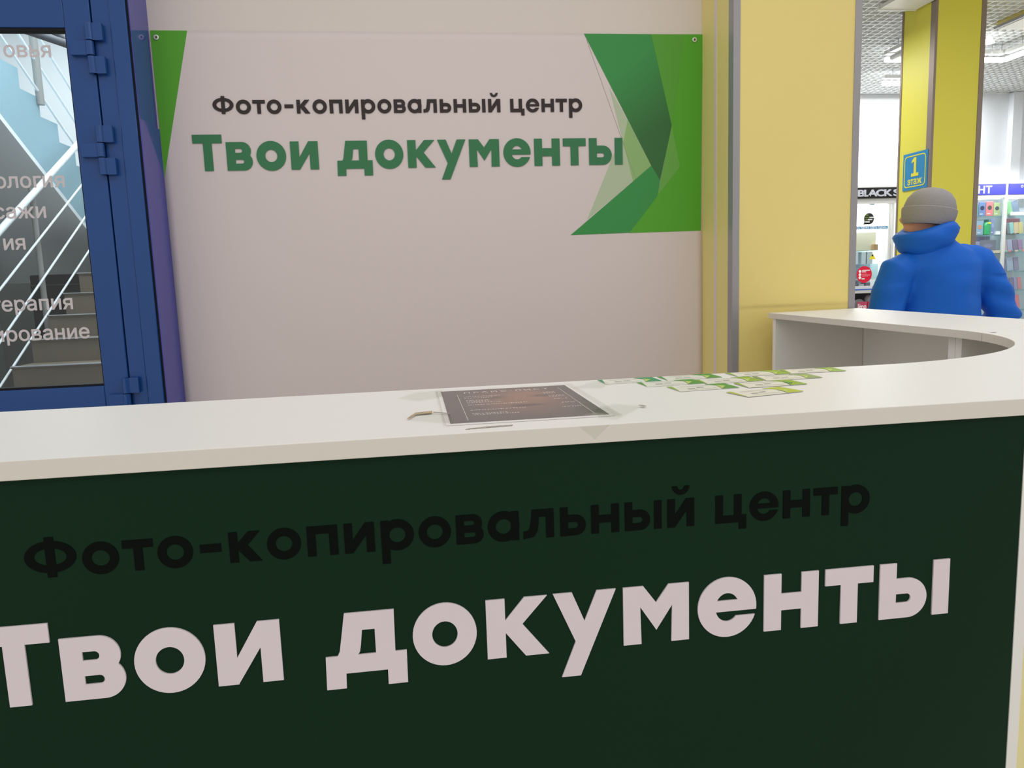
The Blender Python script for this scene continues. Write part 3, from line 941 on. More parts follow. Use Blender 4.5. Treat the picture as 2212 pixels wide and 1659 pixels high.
def ftext(name, body, size, x, y, par, m, bold=0.0, spacing=1.0, align='LEFT', zz=0.0010, ang=0.0, xs=1.0):
    return lettering(name, body, m, size, par, (x, y, pz+zz), bold=bold, depth=0.0001, spacing=spacing, align=align, xscale=xs, rot=Matrix.Rotation(ang, 4, 'Z'))
ftext('letter', 'ПРАЙС-ЛИСТ', 0.0165, 0.145, 1.170, o, ink, spacing=1.35, align='CENTER')
# rows of fine print, too small to read: dashes
mb = MB()
random.seed(3)
for yy, xa, xb in ((1.135, .074, .130), (1.120, .074, .118), (1.098, .075, .110), (1.088, .075, .108), (1.076, .075, .125), (1.056, .075, .158), (1.012, .075, .150), (.985, .075, .120), (.976, .077, .138),
                   (1.140, .196, .215), (1.130, .197, .215), (1.105, .200, .222), (1.095, .200, .222), (1.072, .202, .222), (1.035, .206, .224), (1.000, .200, .226)):
    x = xa
    while x < xb:
        wd = random.uniform(0.0010, 0.0030)
        mb.box(x, x+wd, yy-0.0014, yy+0.0014, pz+0.0009, pz+0.0011)
        x += wd+random.uniform(0.0010, 0.0026)
mb.box(.0655, .0661, .940, 1.160, pz+.0009, pz+.0011).box(.2290, .2296, .940, 1.180, pz+.0009, pz+.0011)
mb.build('fine_print', ink, o)['kind'] = 'stuff'
MB().box(0.0330, 0.2590, 0.9090, 1.2180, pz+0.0014, pz+0.0016).build('sleeve', M_['clear'], pl)
# --- clear tape, residue, scuffs
M_['tape'] = glass_mat('clear_tape', (0.978, 0.982, 0.972, 1), 0.03, 0.3)
def tape(pts, label, lift=0.0018):
    o = MB().prism([(a, b_, pz+lift) for a, b_ in pts], (0, 0, 0.0002)).build('tape_strip', M_['tape'])
    return tag(o, label, 'tape', 'clear tape around the price list')
tape([(-.025, 1.152), (.002, 1.211), (.045, 1.217), (.045, 1.148), (.007, 1.119)], 'clear tape at the back left corner of the price list')
tape([(-.008, .960), (.018, 1.016), (.046, 1.00), (.046, .920)], 'clear tape at the front left corner of the price list')
tape([(.246, 1.165), (.314, 1.238), (.317, 1.191), (.292, 1.145)], 'clear tape at the back right corner of the price list')
tape([(.240, .975), (.272, .992), (.304, .967), (.243, .882), (.225, .900)], 'broad clear tape at the front right corner of the price list')
fo = MB().prism([(.1916, FY-0.0006, z(-.1755)), (.2300, FY-0.0006, z(-.1755)), (.2112, FY-0.0006, z(-.1925))], (0, 0.0003, 0)).build('tape_strip', M_['tape'])
tag(fo, 'triangle of clear tape folded down over the counter front edge', 'tape', 'clear tape around the price list')
M_['grime'] = mat('grey_grime', rgb(168, 160, 150), 0.7, 0.2, noise_amt=0.5, noise_scale=300)
M_['residue'] = mat('brown_residue', rgb(176, 156, 122), 0.6, 0.3, noise_amt=0.5, noise_scale=200)
o = MB().prism([(-.011, .970, pz+.0021), (-.009, .968, pz+.0021), (.001, .998, pz+.0021), (.022, 1.003, pz+.0021), (.023, 1.016, pz+.0021), (.000, 1.009, pz+.0021)], (0, 0, .0007)).build('tape_residue', M_['residue'])
tag(o, 'torn brownish strip of old tape left of the price list', 'tape')
o = MB().prism([(.024, 1.006, pz+.0021), (.024, 1.008, pz+.0021), (.0455, .989, pz+.0021), (.0455, .987, pz+.0021)], (0, 0, .0008)).build('tape_thread', M_['grime'])
tag(o, 'thin thread of old tape reaching the left edge of the price list', 'tape')
o = MB().prism([(.058, .8835, pz+.0003), (.088, .8865, pz+.0003), (.115, .889, pz+.0003), (.117, .8945, pz+.0003), (.090, .895, pz+.0003), (.062, .8875, pz+.0003)], (0, 0, .0003)).build('grime_streak', M_['grime'])
tag(o, 'grey streak of grime in front of the price list', 'stain')
o = MB().prism([(.298, .969, pz+.0021), (.3035, .968, pz+.0021), (.3055, .958, pz+.0021), (.301, .957, pz+.0021)], (0, 0, .0006)).build('grime_spot', M_['grime'])
tag(o, 'small dark speck at the tip of the front right tape', 'stain')
MB().prism([(1.452, 1.728, pz+.0001), (1.468, 1.737, pz+.0001), (1.474, 1.731, pz+.0001), (1.463, 1.722, pz+.0001)], (0, 0, .0003)).build('chip', mat('chip_brown', rgb(130, 116, 104), 0.8, 0.1), counter)

# --- business cards
M_['card'] = mat('card_white', rgb(226, 224, 212), 0.35, 0.3)
M_['card_ink'] = mat('card_ink', rgb(124, 126, 122), 0.5, 0.3)
M_['card_fine'] = mat('card_fine_ink', rgb(196, 196, 184), 0.5, 0.3)
for nm, c in (('cg_teal', rgb(66, 150, 104)), ('cg_green', rgb(84, 150, 66)), ('cg_lime', rgb(140, 176, 62)), ('cg_pale', rgb(186, 206, 110)), ('cg_dull', rgb(142, 166, 108)), ('cg_yellow', rgb(178, 192, 66))):
    M_[nm] = mat(nm, c, 0.4, 0.3)
CW, CD = 0.096, 0.051
CARDS = [(.359, 1.2175, .9, 'cg_teal', 'cg_pale', 'leftmost card of the back row, with teal corner'),
         (.412, 1.1655, 2.3, 'cg_green', 'cg_pale', 'card of the second row, nearest the price list'),
         (.465, 1.2205, 2.6, 'cg_green', 'cg_pale', 'second card from the left in the back row'),
         (.441, 1.1010, 3.8, 'cg_green', 'cg_pale', 'front left card, just behind the counter front edge'),
         (.5085, 1.1585, 3.4, 'cg_lime', 'cg_pale', 'card in the middle of the whole spread'),
         (.588, 1.2205, 1.2, 'cg_lime', 'cg_pale', 'third card of the back row, below the yellow column'),
         (.688, 1.2210, -3.7, 'cg_lime', 'cg_pale', 'rightmost card of the back row'),
         (.609, 1.1580, .6, 'cg_dull', 'cg_pale', 'rightmost card of the second row, dull green corner'),
         (.5495, 1.0985, 2.1, 'cg_lime', 'cg_green', 'card beside and right of the front left card'),
         (.505, 1.0255, 12.6, 'cg_yellow', 'cg_pale', 'tilted card lying closest to the front edge')]
for i, (cx, cy, ang, m1, m2, lab) in enumerate(CARDS):
    zc = pz+0.0003+0.00005*i
    t = thing('business_card', 'business card with green corners, '+lab, 'business card', (cx, cy, zc), 'business cards spread on the counter')
    def cp(name, m, pts, lay):
        mbp = MB().prism([(cx+a, cy+b_, zc+0.0005*lay) for a, b_ in pts], (0, 0, 0.0004))
        return mbp.build(name, m, t)
    hw, hd = CW/2, CD/2
    cp('stock', M_['card'], [(-hw, -hd), (hw, -hd), (hw, hd), (-hw, hd)], 0)
    cp('left_wedge', M_[m1 if i != 3 else 'cg_lime'], [(-hw, hd), (-hw+0.008, hd), (-hw, -hd*0.85)], 1)
    cp('right_shape', M_[m1], [(hw-0.032, hd), (hw, hd), (hw, -hd), (hw-0.028, -hd), (hw-0.012, -0.004)], 1)
    cp('pale_shape', M_[m2], [(hw-0.022, 0.008), (hw-0.012, -0.004), (hw-0.028, -hd), (hw-0.023, -0.006)], 2)
    mbt = MB()
    for (a0, a1, b0, b1) in ((-.026, -.014, -.006, -.002), (-.010, .003, -.002, .002)):
        x = a0
        while x < a1-0.001:
            mbt.box(cx+x, cx+x+0.0022, cy+b0, cy+b1, zc+.00045, zc+.0006)
            x += 0.0030
    mbt.build('lettering', M_['card_ink'], t)['kind'] = 'stuff'
    mbt = MB()
    for r_y in (.012, .017, -.013, -.018):
        x = -.030
        while x < .018:
            mbt.box(cx+x, cx+x+0.0020, cy+r_y, cy+r_y+0.0016, zc+.00045, zc+.0006)
            x += 0.0032
    mbt.build('fine_print', M_['card_fine'], t)['kind'] = 'stuff'
    t.rotation_euler = (0, 0, math.radians(ang))

# ================================================================== FAR COLUMN WITH FLOOR SIGN
fc = thing('lemon_column', 'lemon yellow square column with grey corner trims in the far hall', 'column', (4.66*5.30/6.04, 6.22*5.30/6.04, 0))
KC = 5.30/6.04
X0, X1, Y0, Y1 = 4.437*KC, 4.890*KC, 6.04*KC, 6.47*KC
BX('left_panel', M_['yellow2'], X0, X0+0.02, Y0+0.012, Y1-0.018, 0, z(2.4), fc)
BX('front_panel', M_['yellow2'], X0+0.016, X1-0.035, Y0, Y0+0.02, 0, z(2.4), fc)
BX('right_panel', M_['yellow2'], X1-0.02, X1, Y0+0.021, Y1-0.018, 0, z(2.4), fc)
BX('core', M_['panel_white'], X0+0.0205, X1-0.0205, Y0+0.021, Y1-0.02, 0, z(2.38), fc)
M_['trim2'] = mat('brown_grey_trim', rgb(146, 132, 122), 0.4, 0.4, metal=0.2)
MB().box(X0-0.004, X0+0.0155, Y0-0.003, Y0+0.0115, 0, z(2.4)).box(X0-0.004, X0-0.0005, Y0+0.0116, Y0+0.05, 0, z(2.4)).build('corner_trim', M_['trim2'], fc)
MB().box(X1-0.034, X1+0.004, Y0-0.003, Y0+0.0205, 0, z(2.4)).build('corner_trim', M_['trim2'], fc)
MB().box(X0-0.004, X0+0.02, Y1-0.017, Y1+0.003, 0, z(2.4)).build('corner_trim', M_['trim2'], fc)
sg = thing('floor_sign', 'blue square sign with yellow figure one on the lemon column', 'sign', (X0-0.006, 6.22*KC, z(.66*KC)))
M_['sign_blue'] = mat('sign_blue', rgb(44, 140, 196), 0.4, 0.4)
M_['sign_yellow'] = mat('sign_yellow', rgb(236, 226, 70), 0.4, 0.4)
sy0, sy1, sz0, sz1 = 6.062*KC, 6.384*KC, z(.662*KC), z(.978*KC)
BX('plate', M_['sign_blue'], X0-0.008, X0-0.0042, sy0, sy1, sz0, sz1, sg)
def rrect(ya_, yb, za, zb, r, n=5):
    P = []
    for cy_, cz_, a0 in ((yb-r, zb-r, 0), (ya_+r, zb-r, PI/2), (ya_+r, za+r, PI), (yb-r, za+r, 1.5*PI)):
        P += [(X0-0.010, cy_+r*math.cos(a0+PI/2*i/n), cz_+r*math.sin(a0+PI/2*i/n)) for i in range(n+1)]
    return P
MB().strip(rrect(sy0+.018, sy1-.018, sz0+.02, sz1-.02, .03), rrect(sy0+.026, sy1-.026, sz0+.028, sz1-.028, .024), (0.0019, 0, 0), True).build('border', M_['sign_yellow'], sg)
# letters read from the left side of the column (mirrored axis: text runs towards the viewer)
RS = Matrix.Rotation(-PI/2, 4, 'Z') @ Matrix.Rotation(PI/2, 4, 'X')
TF1 = lambda a, b_: (X0-0.0095, 6.222*KC-a, z(.775*KC)+b_)
fg = MB()
fg.union([[(-.013, 0), (.013, 0), (.013, .142), (-.013, .142)], [(-.042, 0), (.042, 0), (.042, .024), (-.042, .024)], [(-.042, .100), (-.036, .120), (-.010, .142), (.005, .142), (.005, .116), (-.014, .112)]], TF1, (0.0012, 0, 0))
fg.build('figure', M_['sign_yellow'], sg)
lettering('letter', 'этаж', M_['sign_yellow'], 0.080*KC, sg, (X0-0.0085, 6.222*KC, z(.708*KC)), bold=0.0020, align='CENTER', rot=RS)

# ================================================================== FAR LUMINAIRES
M_['tube'] = mat('lit_tube', (1, 1, 1, 1), 0.4, 0.3, emit=(0.96, 0.99, 1.0, 1), emit_s=7.0)
def lum(p0, p1, label, lit=True):
    p0, p1 = Vector(p0), Vector(p1)
    c = (p0+p1)/2
    t = thing('linear_light', label, 'light', c, 'white linear lights under the lattice ceiling')
    MB().tube([p0, p1], 0.022, 10).build('tube', M_['tube'] if lit else M_['frame_white'], t)
    d = (p1-p0)
    off = Vector((0, 0, 0.045))
    hw = Vector((0.03, 0, 0)) if abs(d.y) > abs(d.x) else Vector((0, 0.03, 0))
    MB().prism([p0+off-hw*0.9, p0+off+hw*0.9, p1+off+hw*0.9, p1+off-hw*0.9], (0, 0, 0.03)).build('housing', M_['frame_white'], t)
    for q in (0.12, 0.88):
        pp = p0+d*q
        MB().tube([pp+Vector((0, 0, 0.0755)), pp+Vector((0, 0, 0.1335))], 0.003, 6).build('hanger', M_['steel'], t)
    return t
LZ = z(1.80)
lum((4.25, 6.42, LZ), (5.24, 6.42, LZ), 'lit white linear light crossing left of the lemon column top')
lum((4.76, 7.22, LZ), (5.6, 7.22, LZ), 'lower farther linear light left of the lemon column')
lum((5.26, 6.42, LZ), (5.385, 6.42, LZ), 'short lit linear light just right of the lemon column')
lum((5.40, 6.40, LZ), (5.40, 4.9, LZ), 'lit linear light running towards the viewer at the right edge')
lum((4.27, 6.36, LZ), (4.27, 5.7, LZ), 'unlit linear light running towards the viewer left of the lemon column', False)
dl = thing('hanging_lamp', 'small bright hanging spot lamp beside the lemon column top', 'lamp', (4.84, 5.90, z(1.73)))
MB().lathe([(0.012, 0.06), (0.02, 0.045), (0.045, 0.0), (0.040, 0.0)], (5.02, 6.15, z(1.86)), 16).build('shade', M_['tube'], dl)
MB().tube([(5.02, 6.15, z(1.921)), (5.02, 6.15, z(2.40))], 0.012, 8).build('stem', M_['frame_white'], dl)

# ================================================================== DISPLAY KIOSKS IN THE FAR HALL
YK = 8.0
kL = thing('phone_shop_kiosk', 'white glazed display kiosk with black fascia sign left of the lemon column', 'kiosk', (5.4, 8.1, 0))
FW = M_['frame_white']
BX('fascia', FW, 4.93, 6.10, YK+0.001, YK+0.03, z(.74), z(.905), kL)
sgb = BX('sign_board', mat('black_sign', (0.006, 0.006, 0.006, 1), 0.4, 0.4), 4.984, 5.62, YK-0.012, YK, z(.762), z(.880), kL)
msil = mat('silver_letters', rgb(176, 178, 188), 0.35, 0.5)
lettering('letter', 'BLACK S', msil, 0.098, kL, (4.998, YK-0.0125, z(.786)), bold=0.0035, depth=0.006, xscale=1.50, spacing=0.86)
BX('top_rail', FW, 4.955, 6.10, YK-0.005, YK+0.03, z(.705), z(.7395), kL)
for xa, xb in ((4.955, 5.008), (5.390, 5.416), (5.436, 5.460)):
    BX('post', FW, xa, xb, YK-0.004, YK+0.03, 0.0, z(.7045), kL)
BX('bottom_rail', FW, 5.0085, 5.3895, YK-0.004, YK+0.03, z(-.240), z(-.207), kL)
BX('blue_strip', mat('blue_strip', rgb(40, 96, 190), 0.4, 0.4), 4.97, 5.389, YK-0.012, YK-0.0045, z(-.252), z(-.240), kL)
BX('base_rail', FW, 5.0085, 5.3895, YK-0.004, YK+0.03, z(-.288), z(-.2525), kL)
BX('shelf', FW, 5.0085, 5.3895, YK+0.031, 8.31, z(-.235), z(-.215), kL)
BX('shelf', FW, 5.0085, 5.30, YK+0.031, 8.31, z(-.140), z(-.130), kL)
BX('glass_shelf', M_['glass_shelf'], 5.0085, 5.30, YK+0.031, 8.31, z(.030), z(.038), kL)
BX('glass_shelf', M_['glass_shelf'], 5.0085, 5.30, YK+0.031, 8.31, z(.183), z(.191), kL)
BX('glass_side', M_['glass_shelf'], 5.293, 5.300, YK+0.031, 8.31, z(-.129), z(.029), kL)
BX('back_board', mat('grey_back_board', rgb(176, 190, 206), 0.5, 0.3), 5.0085, 5.389, 8.312, 8.325, z(-.205), z(.18), kL)
BX('pane', M_['glass'], 5.0085, 5.3895, YK+0.004, YK+0.010, z(-.206), z(.7045), kL)
BX('pane', M_['glass'], 5.4605, 6.0, YK+0.004, YK+0.010, z(-.206), z(.7045), kL)
def disc(cx, cz, r, n=28, rx=None):
    return [(cx+(rx or r)*math.cos(2*PI*k/n), YK, z(cz)+r*math.sin(2*PI*k/n)) for k in range(n)]
def stick(name, pts, m, lay=1, label=None):
    o = MB().prism([(a, YK+0.0035-0.0008*lay, c) for a, _, c in pts], (0, 0.0006, 0)).build(name, m, kL)
    if label: o['label'] = label
    return o
mdk = mat('dark_sticker', rgb(40, 40, 38), 0.5, 0.3)
mred = mat('red_sticker', rgb(222, 24, 60), 0.4, 0.3)
mwh = mat('sticker_white', rgb(240, 240, 240), 0.4, 0.3)
mgn = mat('sticker_green', rgb(110, 130, 60), 0.4, 0.3)
mcy = mat('blue_tape', rgb(36, 130, 184), 0.4, 0.3)
myl = mat('yellow_sticker', rgb(232, 220, 48), 0.4, 0.3)
stick('sticker', disc(5.157, .541, .0635, rx=.0615), mdk, 1, 'dark speech bubble sticker')
stick('sticker_tail', [(5.089, 0, z(.478)), (5.17, 0, z(.479)), (5.105, 0, z(.512))], mdk, 1)
for zz, a, b_, m in ((.574, 5.112, 5.150, mgn), (.548, 5.110, 5.155, mgn), (.548, 5.162, 5.216, mwh), (.524, 5.112, 5.138, mgn), (.524, 5.143, 5.200, mwh), (.500, 5.112, 5.164, mwh)):
    mb = MB()
    x = a
    while x < b_-0.004:
        mb.box(x, x+0.007, YK+0.0012, YK+0.0018, z(zz), z(zz+.014))
        x += 0.0092
    mb.build('sticker_lettering', m, kL)['kind'] = 'stuff'
tape_p = stick('printed_tape', [(5.010, 0, z(.425)), (5.388, 0, z(.425)), (5.388, 0, z(.458)), (5.010, 0, z(.458))], mcy, 1, 'blue printed tape')
lettering('tape_lettering', 'СЬ УЦЕНКА ЗДЕСЬ УЦЕНКА', mwh, 0.033, tape_p, (5.013, YK+0.0022, z(.4305)), bold=0.0006, depth=0.0002, xscale=0.80, single=True)
stick('sticker', disc(5.118, -.077, .094), mred, 1, 'round red sticker')
for cz_ in (-.042, -.078, -.112):
    stick('sticker_dot', disc(5.066, cz_, .0165, 16), mwh, 2)
mb = MB()
for zz, a, b_, hgt in ((-.038, 5.092, 5.190, .012), (-.054, 5.092, 5.145, .012), (-.132, 5.088, 5.128, .013)):
    x = a
    while x < b_-0.006:
        mb.box(x, x+0.0075, YK+0.0008, YK+0.0014, z(zz), z(zz+hgt))
        x += 0.0095
mb.build('sticker_lettering', mwh, kL)['kind'] = 'stuff'
mb = MB()
for zz, a, b_ in ((-.073, 5.094, 5.155), (-.083, 5.094, 5.195), (-.092, 5.094, 5.190), (-.101, 5.094, 5.170)):
    x = a
    while x < b_-0.004:
        mb.box(x, x+0.005, YK+0.0008, YK+0.0014, z(zz), z(zz+.005))
        x += 0.0072
mb.build('sticker_fine_print', mat('pink_print', rgb(240, 150, 165), 0.4, 0.3), kL)['kind'] = 'stuff'
stick('sticker', [(5.212, 0, z(.158)), (5.174, 0, z(.090)), (5.254, 0, z(.090))], myl, 1, 'yellow triangle sticker')
stick('sticker_dot', disc(5.213, .132, .011, 14), mdk, 2)
mb = MB()
MB().ball((5.222, YK+0.062, z(.706)), .033, .028, .036, 16, 10).build('camera_dome', mat('grey_dome', rgb(96, 110, 126), 0.3, 0.5), kL)
# glowing strips and unseen area lamps, added to brighten the kiosk interiors
M_['led'] = mat('led_strip', (1, 1, 1, 1), 0.4, 0.3, emit=(0.96, 0.98, 1.0, 1), emit_s=6.0)
BX('led_strip', M_['led'], 5.02, 5.38, YK+0.06, YK+0.08, z(.700), z(.7045), kL)
area('kiosk_led', (5.2, YK+0.03, z(.690)), 0.36, 0.04, 8.0, (0.97, 0.99, 1.0), aim=(5.2, 8.25, z(0.0)))  # unseen lamp, added to whiten the left kiosk's interior
# things inside the kiosk
tag(BX('cream_carton', mat('cream_card', rgb(206, 200, 176), 0.7, 0.2, noise_amt=0.04, noise_scale=14, stretch=(1, 1, 6)), 5.0095, 5.285, YK+0.06, 8.26, z(.1915), z(.393)), 'large cream carton on the glass shelf inside the kiosk', 'box')
tag(BX('brown_carton', mat('brown_card', rgb(170, 138, 96), 0.7, 0.2), 5.234, 5.287, YK+0.02, YK+0.058, z(.1915), z(.256)), 'small brown carton in front of the cream carton', 'box')
mpk = mat('white_pack', rgb(206, 216, 226), 0.4, 0.3)
mpd = mat('dark_pack', rgb(110, 112, 128), 0.4, 0.3)
for k, (a, b_, nm, m, lab) in enumerate(((5.015, 5.075, 'white_pack', mpk, 'white boxed phone pack at the left end of the upper shelf'), (5.118, 5.170, 'white_pack', mpk, 'white boxed phone pack in the middle of the upper shelf'),
                            (5.1725, 5.180, 'dark_pack', mpd, 'thin dark pack between the white phone packs'), (5.184, 5.250, 'white_pack', mpk, 'white phone pack behind the yellow triangle sticker'))):
    tag(BX(nm, m, a, b_, YK+0.06, YK+0.16, z(.0385), z(.175)), lab, 'box', 'packs on the kiosk shelf')
tag(BX('card_reader', mpd, 5.21, 5.255, YK+0.08, YK+0.16, z(-.1295), z(-.05)), 'dark card reader beside the red sticker', 'device')
MB().box(5.212, 5.253, YK+0.0785, YK+0.0798, z(-.105), z(-.075)).build('screen', mwh, bpy.data.objects['card_reader'])
for k, (a, b_, h_, lab) in enumerate(((5.015, 5.075, .055, 'grey box at the left end of the lowest kiosk shelf'), (5.085, 5.150, .030, 'low grey box under the red sticker'), (5.17, 5.225, .045, 'grey box at the right of the lowest kiosk shelf'))):
    tag(BX('grey_box', mpd if k != 1 else mpk, a, b_, YK+0.05, YK+0.15, z(-.2145), z(-.2145+h_)), lab, 'box', 'boxes on the lowest kiosk shelf')
# wrapped parcels under the kiosk
mbag = mat('grey_plastic_bag', rgb(126, 122, 128), 0.3, 0.5, bump=0.5, bump_scale=25)
mdark = mat('under_shelf_dark', rgb(56, 54, 58), 0.7, 0.2)
BX('lower_back', mdark, 4.97, 5.9, 8.20, 8.22, 0.0, z(-.289), kL)
BX('lower_shelf', FW, 5.0085, 5.3895, YK, 8.19, z(-.52), z(-.50), kL)
for cx, cz_, rx, rz, lab, nm in ((5.105, -.425, .068, .072, 'left grey plastic bag with pink label under the kiosk', 1), (5.222, -.405, .050, .092, 'right taller grey plastic bag with red label under the kiosk', 2)):
    t = thing('plastic_bag', lab, 'bag', (cx, YK+0.07, z(-.5)), 'plastic bags under the kiosk')
    MB().ball((cx, YK+0.07, z(cz_)), rx, .06, rz, 18, 12).build('bag', mbag, t)
    if nm == 1:
        lb = BX('label', mat('pink_label', rgb(186, 70, 98), 0.4, 0.3), cx-.056, cx+.060, YK+0.004, YK+0.0085, z(-.475), z(-.385), t)
        lettering('letter', 'lèno', mwh, 0.085, lb, (cx-.055, YK+0.0038, z(-.465)), bold=0.001, depth=0.0003, xscale=0.72)
    else:
        lb = BX('label', mred, cx-.045, cx+.045, YK+0.003, YK+0.0085, z(-.475), z(-.385), t)
        lettering('letter', 'o', mwh, 0.06, lb, (cx-.0, YK+0.0028, z(-.448)), bold=0.001, depth=0.0003)

# ---- right kiosk
kR = thing('accessory_kiosk', 'white glass fronted accessory kiosk with blue fascia signs at the right', 'kiosk', (6.8, 8.1, 0))
mbl = mat('blue_fascia', rgb(58, 60, 172), 0.4, 0.3)
BX('fascia', FW, 6.15, 7.7, YK+0.001, YK+0.03, z(.74), z(.925), kR)
BX('sign_board', mbl, 6.25, 6.8268, YK-0.010, YK, z(.772), z(.892), kR)
BX('sign_board', mbl, 6.866, 7.6, YK-0.010, YK, z(.772), z(.892), kR)
lettering('letter', 'НТ', msil, 0.112, kR, (6.470, YK-0.0105, z(.790)), bold=0.0035, depth=0.002, xscale=1.18)
lettering('letter', 'о', msil, 0.052, kR, (7.012, YK-0.0105, z(.846)), bold=0.0016, depth=0.002, xscale=1.1)
for xa, xb in ((6.14, 6.17), (6.8275, 6.858)):
    BX('post', FW, xa, xb, YK-0.004, YK+0.03, 0, z(.7395), kR)
BX('back_board', mat('lilac_back', rgb(205, 212, 220), 0.5, 0.3), 6.175, 7.7, 8.17, 8.19, z(-.7), z(.735), kR)
for zz in (.536, .323, .113, -.107, -.325):
    BX('glass_shelf', M_['glass_shelf'], 6.175, 6.827, YK+0.032, 8.165, z(zz-.008), z(zz), kR)
for zz in (.533, .325, .117, -.102, -.322, -.556):
    BX('glass_shelf', M_['glass_shelf'], 6.8585, 7.7, YK+0.032, 8.165, z(zz-.010), z(zz), kR)
BX('pane', M_['glass'], 6.1705, 6.827, YK+0.004, YK+0.010, z(-.70), z(.7395), kR)
BX('pane', M_['glass'], 6.8585, 7.7, YK+0.004, YK+0.010, z(-.70), z(.7395), kR)
BX('base', FW, 6.14, 7.7, YK, 8.19, 0, z(-.705), kR)
BX('led_strip', M_['led'], 6.2, 6.8, YK+0.034, YK+0.050, z(.728), z(.735), kR)  # added glow under the right fascia
BX('led_strip', M_['led'], 6.87, 7.6, YK+0.034, YK+0.050, z(.728), z(.735), kR)
area('kiosk_led', (6.85, 7.70, z(.95)), 1.0, 0.06, 7.0, (0.94, 0.98, 1.0), aim=(6.85, 8.15, z(-.1)))  # unseen lamp in front of the fascia, added to brighten the packs
def pack(nm, x0, x1, z0, z1, colr, label, tilt=0.0, yy=8.05, inner=None, grp='packs on the right kiosk shelves', dark=None):
    t = thing(nm, label, 'package', ((x0+x1)/2, yy, z(z0)+0.0005), grp)
    colr = tuple(c*0.80+0.20*k for c, k in zip(colr[:3], (.72, .76, .86)))+(1,)  # pale haze over the shelves, mixed into each pack's colour
    m = mat('pack_'+nm, colr, 0.35, 0.4)
    wd, hh = (x1-x0), (z1-z0)
    mb = MB().box((x0+x1)/2-wd/2, (x0+x1)/2+wd/2, yy-0.006, yy+0.006, z(z0)+0.001, z(z1))
    mb.bevel(0.003, 1)
    mb.build('body', m, t)
    cx = (x0+x1)/2
    if inner:
        MB().prism([(cx+wd*0.30*math.cos(a), yy-0.008, z(z0)+hh*0.58+hh*0.16*math.sin(a)) for a in [2*PI*i/9 for i in range(9)]], (0, .0015, 0)).build('picture', mat('pack_picture', inner, 0.4, 0.3), t)
        BX('title', mwh, cx-wd*0.34, cx+wd*0.1, yy-0.008, yy-0.0065, z(z0)+hh*.13, z(z0)+hh*.18, t)
        BX('hang_tab', M_['clear'], cx-wd*0.2, cx+wd*0.2, yy-0.004, yy+0.002, z(z1)+0.0005, z(z1)+0.022, t)
    t.rotation_euler = (0, math.radians(tilt), 0)
    t.location.z += wd/2*math.sin(math.radians(abs(tilt)))+0.001
    return t
pack('teal_pack', 6.470, 6.536, .5365, .668, rgb(60, 170, 150), 'slim teal and green package at the far left of the top shelf', inner=rgb(150, 210, 60))
pack('blue_pack', 6.540, 6.628, .5365, .697, rgb(52, 100, 170), 'dark blue package next to the red one on the top shelf', inner=rgb(50, 56, 84))
pack('red_pack', 6.632, 6.724, .5365, .700, rgb(232, 84, 80), 'red orange package on the top shelf of the right kiosk', inner=rgb(80, 86, 78))
pack('lime_pack', 6.730, 6.815, .5365, .684, rgb(156, 176, 84), 'lime green package on the top shelf beside the white post', inner=rgb(70, 80, 96))
pack('sunset_case', 6.520, 6.608, .3235, .482, rgb(120, 160, 190), 'phone case package with orange and blue gradient on second shelf', inner=rgb(214, 150, 110))
gb = thing('green_bottle', 'green bottle with yellow label on the second shelf', 'bottle', (6.660, 8.06, z(.3235)))
MB().lathe([(.036, .001), (.043, .008), (.044, .10), (.040, .125), (.024, .142), (.022, .15)], (6.66, 8.06, z(.3235)), 20).build('body', mat('green_bottle', rgb(40, 160, 96), 0.3, 0.5), gb)
MB().lathe([(.026, .1505), (.026, .172), (.022, .176)], (6.66, 8.06, z(.3235)), 16).build('cap', mat('dark_green_cap', rgb(20, 90, 84), 0.4, 0.4), gb)
BX('label', myl, 6.643, 6.680, 8.012, 8.0155, z(.448), z(.468), gb)
pack('indigo_box', 6.700, 6.750, .3245, .500, rgb(96, 110, 172), 'tall indigo box right of the green bottle', inner=rgb(150, 170, 200))
tag(BX('white_tag', mwh, 6.756, 6.808, 8.02, 8.045, z(.3235), z(.362)), 'small white price block at the right end of second shelf', 'price tag')
tab = pack('black_tablet', 6.585, 6.79, .1135, .262, rgb(74, 72, 96), 'large dark tablet case on the third shelf', inner=rgb(140, 140, 170), yy=8.06)
pack('violet_case', 6.50, 6.575, .1135, .25, rgb(126, 124, 168), 'violet phone case left of the tablet case', yy=8.05)
for k, (x0, x1, c, lab) in enumerate(((6.545, 6.62, rgb(150, 130, 180), 'lilac pack lying behind the tablet case'), (6.63, 6.70, rgb(140, 110, 170), 'purple pack behind the tablet case'), (6.71, 6.76, rgb(110, 116, 170), 'blue violet pack behind the tablet case'))):
    pack('lilac_pack', x0, x1, .1135, .31, c, lab, yy=8.12)
tag(BX('cream_tray', mat('cream_tray', rgb(216, 200, 176), 0.5, 0.3), 6.725, 6.815, 8.015, 8.04, z(.1135), z(.145)), 'cream tray at the right end of the third shelf', 'tray')
pack('yellow_pack', 6.735, 6.795, -.1065, .03, rgb(222, 176, 70), 'yellow package on the fourth shelf beside the white post', tilt=-14)
pack('violet_pack', 6.655, 6.72, -.1065, .06, rgb(110, 96, 168), 'violet package on the fourth shelf', tilt=-6)
